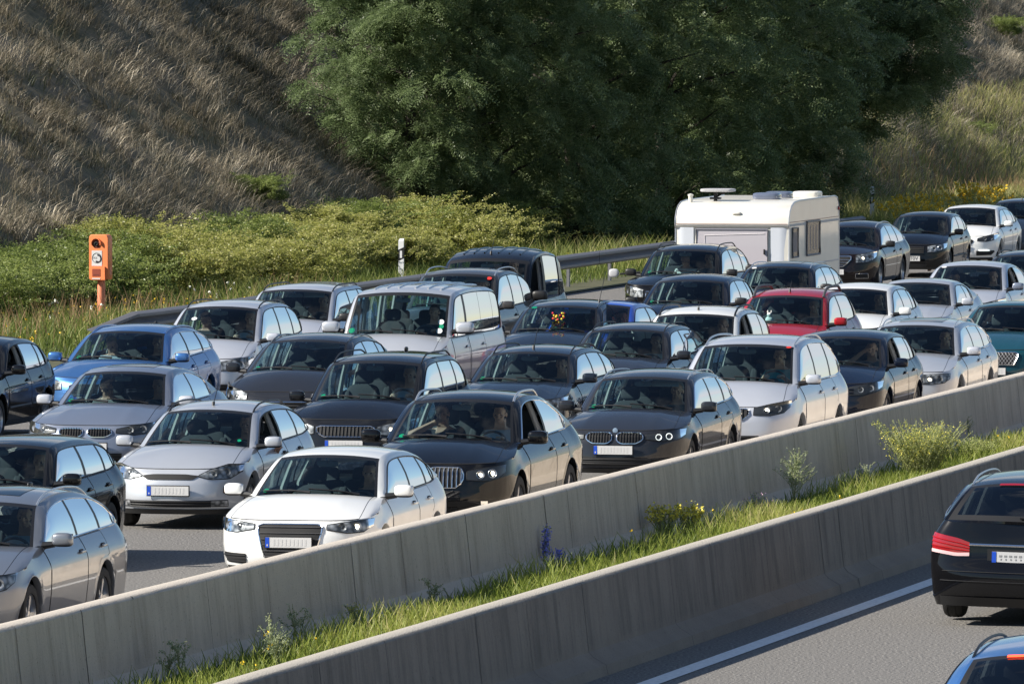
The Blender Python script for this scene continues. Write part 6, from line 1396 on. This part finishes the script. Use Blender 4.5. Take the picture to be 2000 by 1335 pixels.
# side profile (y,z): front at -CL/2
prof=[(-2.74,Z0),(-2.8,.75),(-2.8,.97),(-2.76,1.02),(-2.73,1.86),(-2.76,1.89),(-2.78,1.92),(-2.76,2.06),(-2.66,2.2),(-2.48,2.3),(-2.2,2.37),(-1.6,2.4),(2.3,2.41),(2.6,2.37),(2.76,2.25),(2.8,2.0),(2.8,Z0)]
b=MB(); XS=[-1.15,-1.13,-.6,0,.6,1.13,1.15]
b.grid([[(x,y*(1 if abs(x)<1.14 else .998),z-(.015 if abs(x)>1.14 and z>2.2 else 0)) for y,z in prof] for x in XS],0)
for sx in (-1,1):
    P=[(sx*1.15,y,z) for y,z in prof]; bs=len(b.v); b.v+=P; b.f.append(tuple(range(bs,bs+len(P)))[::(-1 if sx<0 else 1)]); b.m.append(0)
b.add([(-1.15,-2.74,Z0),(1.15,-2.74,Z0),(1.15,2.8,Z0),(-1.15,2.8,Z0)],[(0,3,2,1)])
b.build('body',CVW,cv,angle=30)
def fy_c(z): return pl([(z_,y_) for y_,z_ in prof[:10]],z)
GRT=mat('caravan_trim',(.2,.2,.21),.5); PNL=mat('caravan_panel_pale',(.62,.65,.7),.3,coat=.3)
for sx in (-1,1):
    b=MB(); b.grid([[(sx*lerp(.78,1.12,i/4),fy_c(z)-.006+(.03 if i==4 else 0),z) for i in range(5)] for z in (1.05,1.45,1.88)]); b.build('corner_panel',PNL,cv)
b=MB(); wx=.72; rows=[[(x,fy_c(z)-.03,z) for x in (-wx,-wx/2,0,wx/2,wx)] for z in (1.1,1.5,1.84)]; b.grid(rows); fw=b.build('front_window',mat('window_blind',(.47,.44,.47),.35,coat=.5),cv)
b=MB(); b.tube([(-wx,fy_c(1.1)-.03,1.1),(wx,fy_c(1.1)-.03,1.1),(wx,fy_c(1.84)-.03,1.84),(-wx,fy_c(1.84)-.03,1.84)],.022,n=6,closed=True); b.build('window_frame',mat('frame_grey',(.2,.2,.23),.4),fw)
b=MB(); b.tube([(-.55,fy_c(1.2)-.032,1.16),(-.55,fy_c(1.7)-.032,1.72),(.66,fy_c(1.7)-.032,1.76)],.008,n=4); b.build('curtain_edge',mat('curtain_pale',(.66,.62,.63),.9),fw)
for sx in (-1,1):
    b=MB(); b.box((sx*.66,fy_c(1.35)-.05,1.4),(.03,.03,.1)); b.build('window_catch',BLK,fw,smooth=False)
# lower locker and grab handle
b=MB(); b.box((0,-2.806,.72),(1.9,.01,.46)); b.build('gas_locker_lid',CVW,cv,smooth=False)
b=MB(); b.tube([(.72,-2.8,1.0),(.75,-2.9,1.0),(.95,-2.9,.98),(.98,-2.8,.98)],.018); b.build('grab_handle',GRT,cv)
# stripes
b=MB(); b.tube([(x,-2.79,1.95) for x in (-1.13,0,1.13)],.006,n=4); b.tube([(x,-2.80,.985) for x in (-1.13,0,1.13)],.008,n=4); b.build('front_stripe',mat('stripe_brown',(.3,.15,.12),.5),cv)
for sx in (-1,1):
    b=MB(); b.box((sx*1.153,0,1.98),(.006,5.5,.012)); b.box((sx*1.153,0,1.92),(.006,5.5,.05),1); b.box((sx*1.153,0,1.1),(.006,5.5,.03),1); b.box((sx*1.153,1.2,.62),(.006,3.,.03),0); b.box((sx*1.153,1.2,.8),(.006,3.,.02),0); b.build('side_stripe',[mat('stripe_brown',(.3,.15,.12),.5),mat('stripe_grey',(.45,.45,.47),.5)],cv,smooth=False)
    b=MB(); b.tube([(sx*1.15,y,z) for y,z in prof],.014,n=5); b.build('edge_trim',mat('alu_trim',(.55,.56,.58),.35,.7),cv)
    for (y0,y1,z0,z1) in ((-2.45,-1.85,1.28,1.86),(-.9,.55,1.28,1.95)):
        b=MB(); b.box((sx*1.158,(y0+y1)/2,(z0+z1)/2),(.02,y1-y0,z1-z0)); f=b.build('side_window',mat('caravan_acrylic',(.02,.018,.025),.25,spec=.3),cv,smooth=False)
        yy,zz=(y0+y1)/2,(z0+z1)/2
        b=MB(); b.tube([(sx*1.168,y0,z0),(sx*1.168,y1,z0),(sx*1.168,y1,z1),(sx*1.168,y0,z1)],.022,n=5,closed=True); b.build('window_frame',GRT,f)
        b=MB()
        for i in range(5): y=lerp(y0+.1,y1-.1,i/4); b.grid([[(sx*1.1685,y-.05*(1 if z>zz else 1.6),z) for z in (z0+.1,zz,z1-.08)],[(sx*1.1725,y,z) for z in (z0+.1,zz,z1-.08)]])
        b.build('blind_fold',mat('blind_fold_silver',(.12,.11,.14),.5),f)
    b=MB(); b.lathe([(0,.33),(.0,.3)],'x',(sx*1.156,.6,.34),24); b.build('wheel_arch',GRT,cv)
    add_wheel(cv,sx*1.03,.6,.31,sx,'cap')
b=MB(); b.box((1.158,1.9,.75),(.012,.2,.3)); b.box((1.162,2.35,.8),(.012,.1,.06),1); b.build('service_flap',[PNL,AMB],cv,smooth=False)
b=MB(); b.box((0,-2.75,2.1),(.01,.01,.01)); b.rbox((.08,-2.7,2.16),(.2,.1,.06),.7); b.build('clearance_lamp',CVW,cv)
# roof fittings
b=MB(); b.tube([(-.95,-2.2,2.34),(-.95,-2.2,2.5)],.045,n=12); b.lathe([(2.48,.05),(2.52,.06),(2.54,.0)],'z',(-.95,-2.2,0),12); b.build('roof_vent_pipe',CVW,cv)
b=MB(); b.rbox((-.45,-1.9,2.6),(.68,.45,.07),.35); b.build('flat_antenna',mat('antenna_grey',(.42,.42,.43),.5),cv)
b=MB(); b.tube([(-.5,-1.9,2.37),(-.5,-1.9,2.58)],.04); b.tube([(-.5,-1.9,2.46),(-.28,-1.9,2.58)],.02); b.box((-.5,-1.9,2.44),(.2,.2,.04)); b.build('antenna_mast',BLK,cv)
for (x,y) in ((.36,-.9),(.36,.4)):
    b=MB(); b.rbox((x,y,2.46),(.56,.5,.16),.45); b.build('roof_light',mat('smoked_dome',(.12,.14,.2),.15,coat=1.),cv)
b=MB(); b.rbox((.72,1.6,2.45),(.55,.6,.14),.35); b.build('roof_hatch',CVW,cv)
b=MB(); b.rbox((1.16,2.7,2.15),(.05,.05,.08),.6); b.build('side_marker_lamp',REDL,cv)
b=MB(); b.tube([(-.3,-2.7,.5),(0,-3.9,.5)],.04); b.tube([(.3,-2.7,.5),(0,-3.9,.5)],.04); b.box((0,-3.95,.52),(.08,.2,.08)); b.tube([(0,-3.6,.1),(0,-3.6,.7)],.03); b.build('drawbar',GRT,cv)
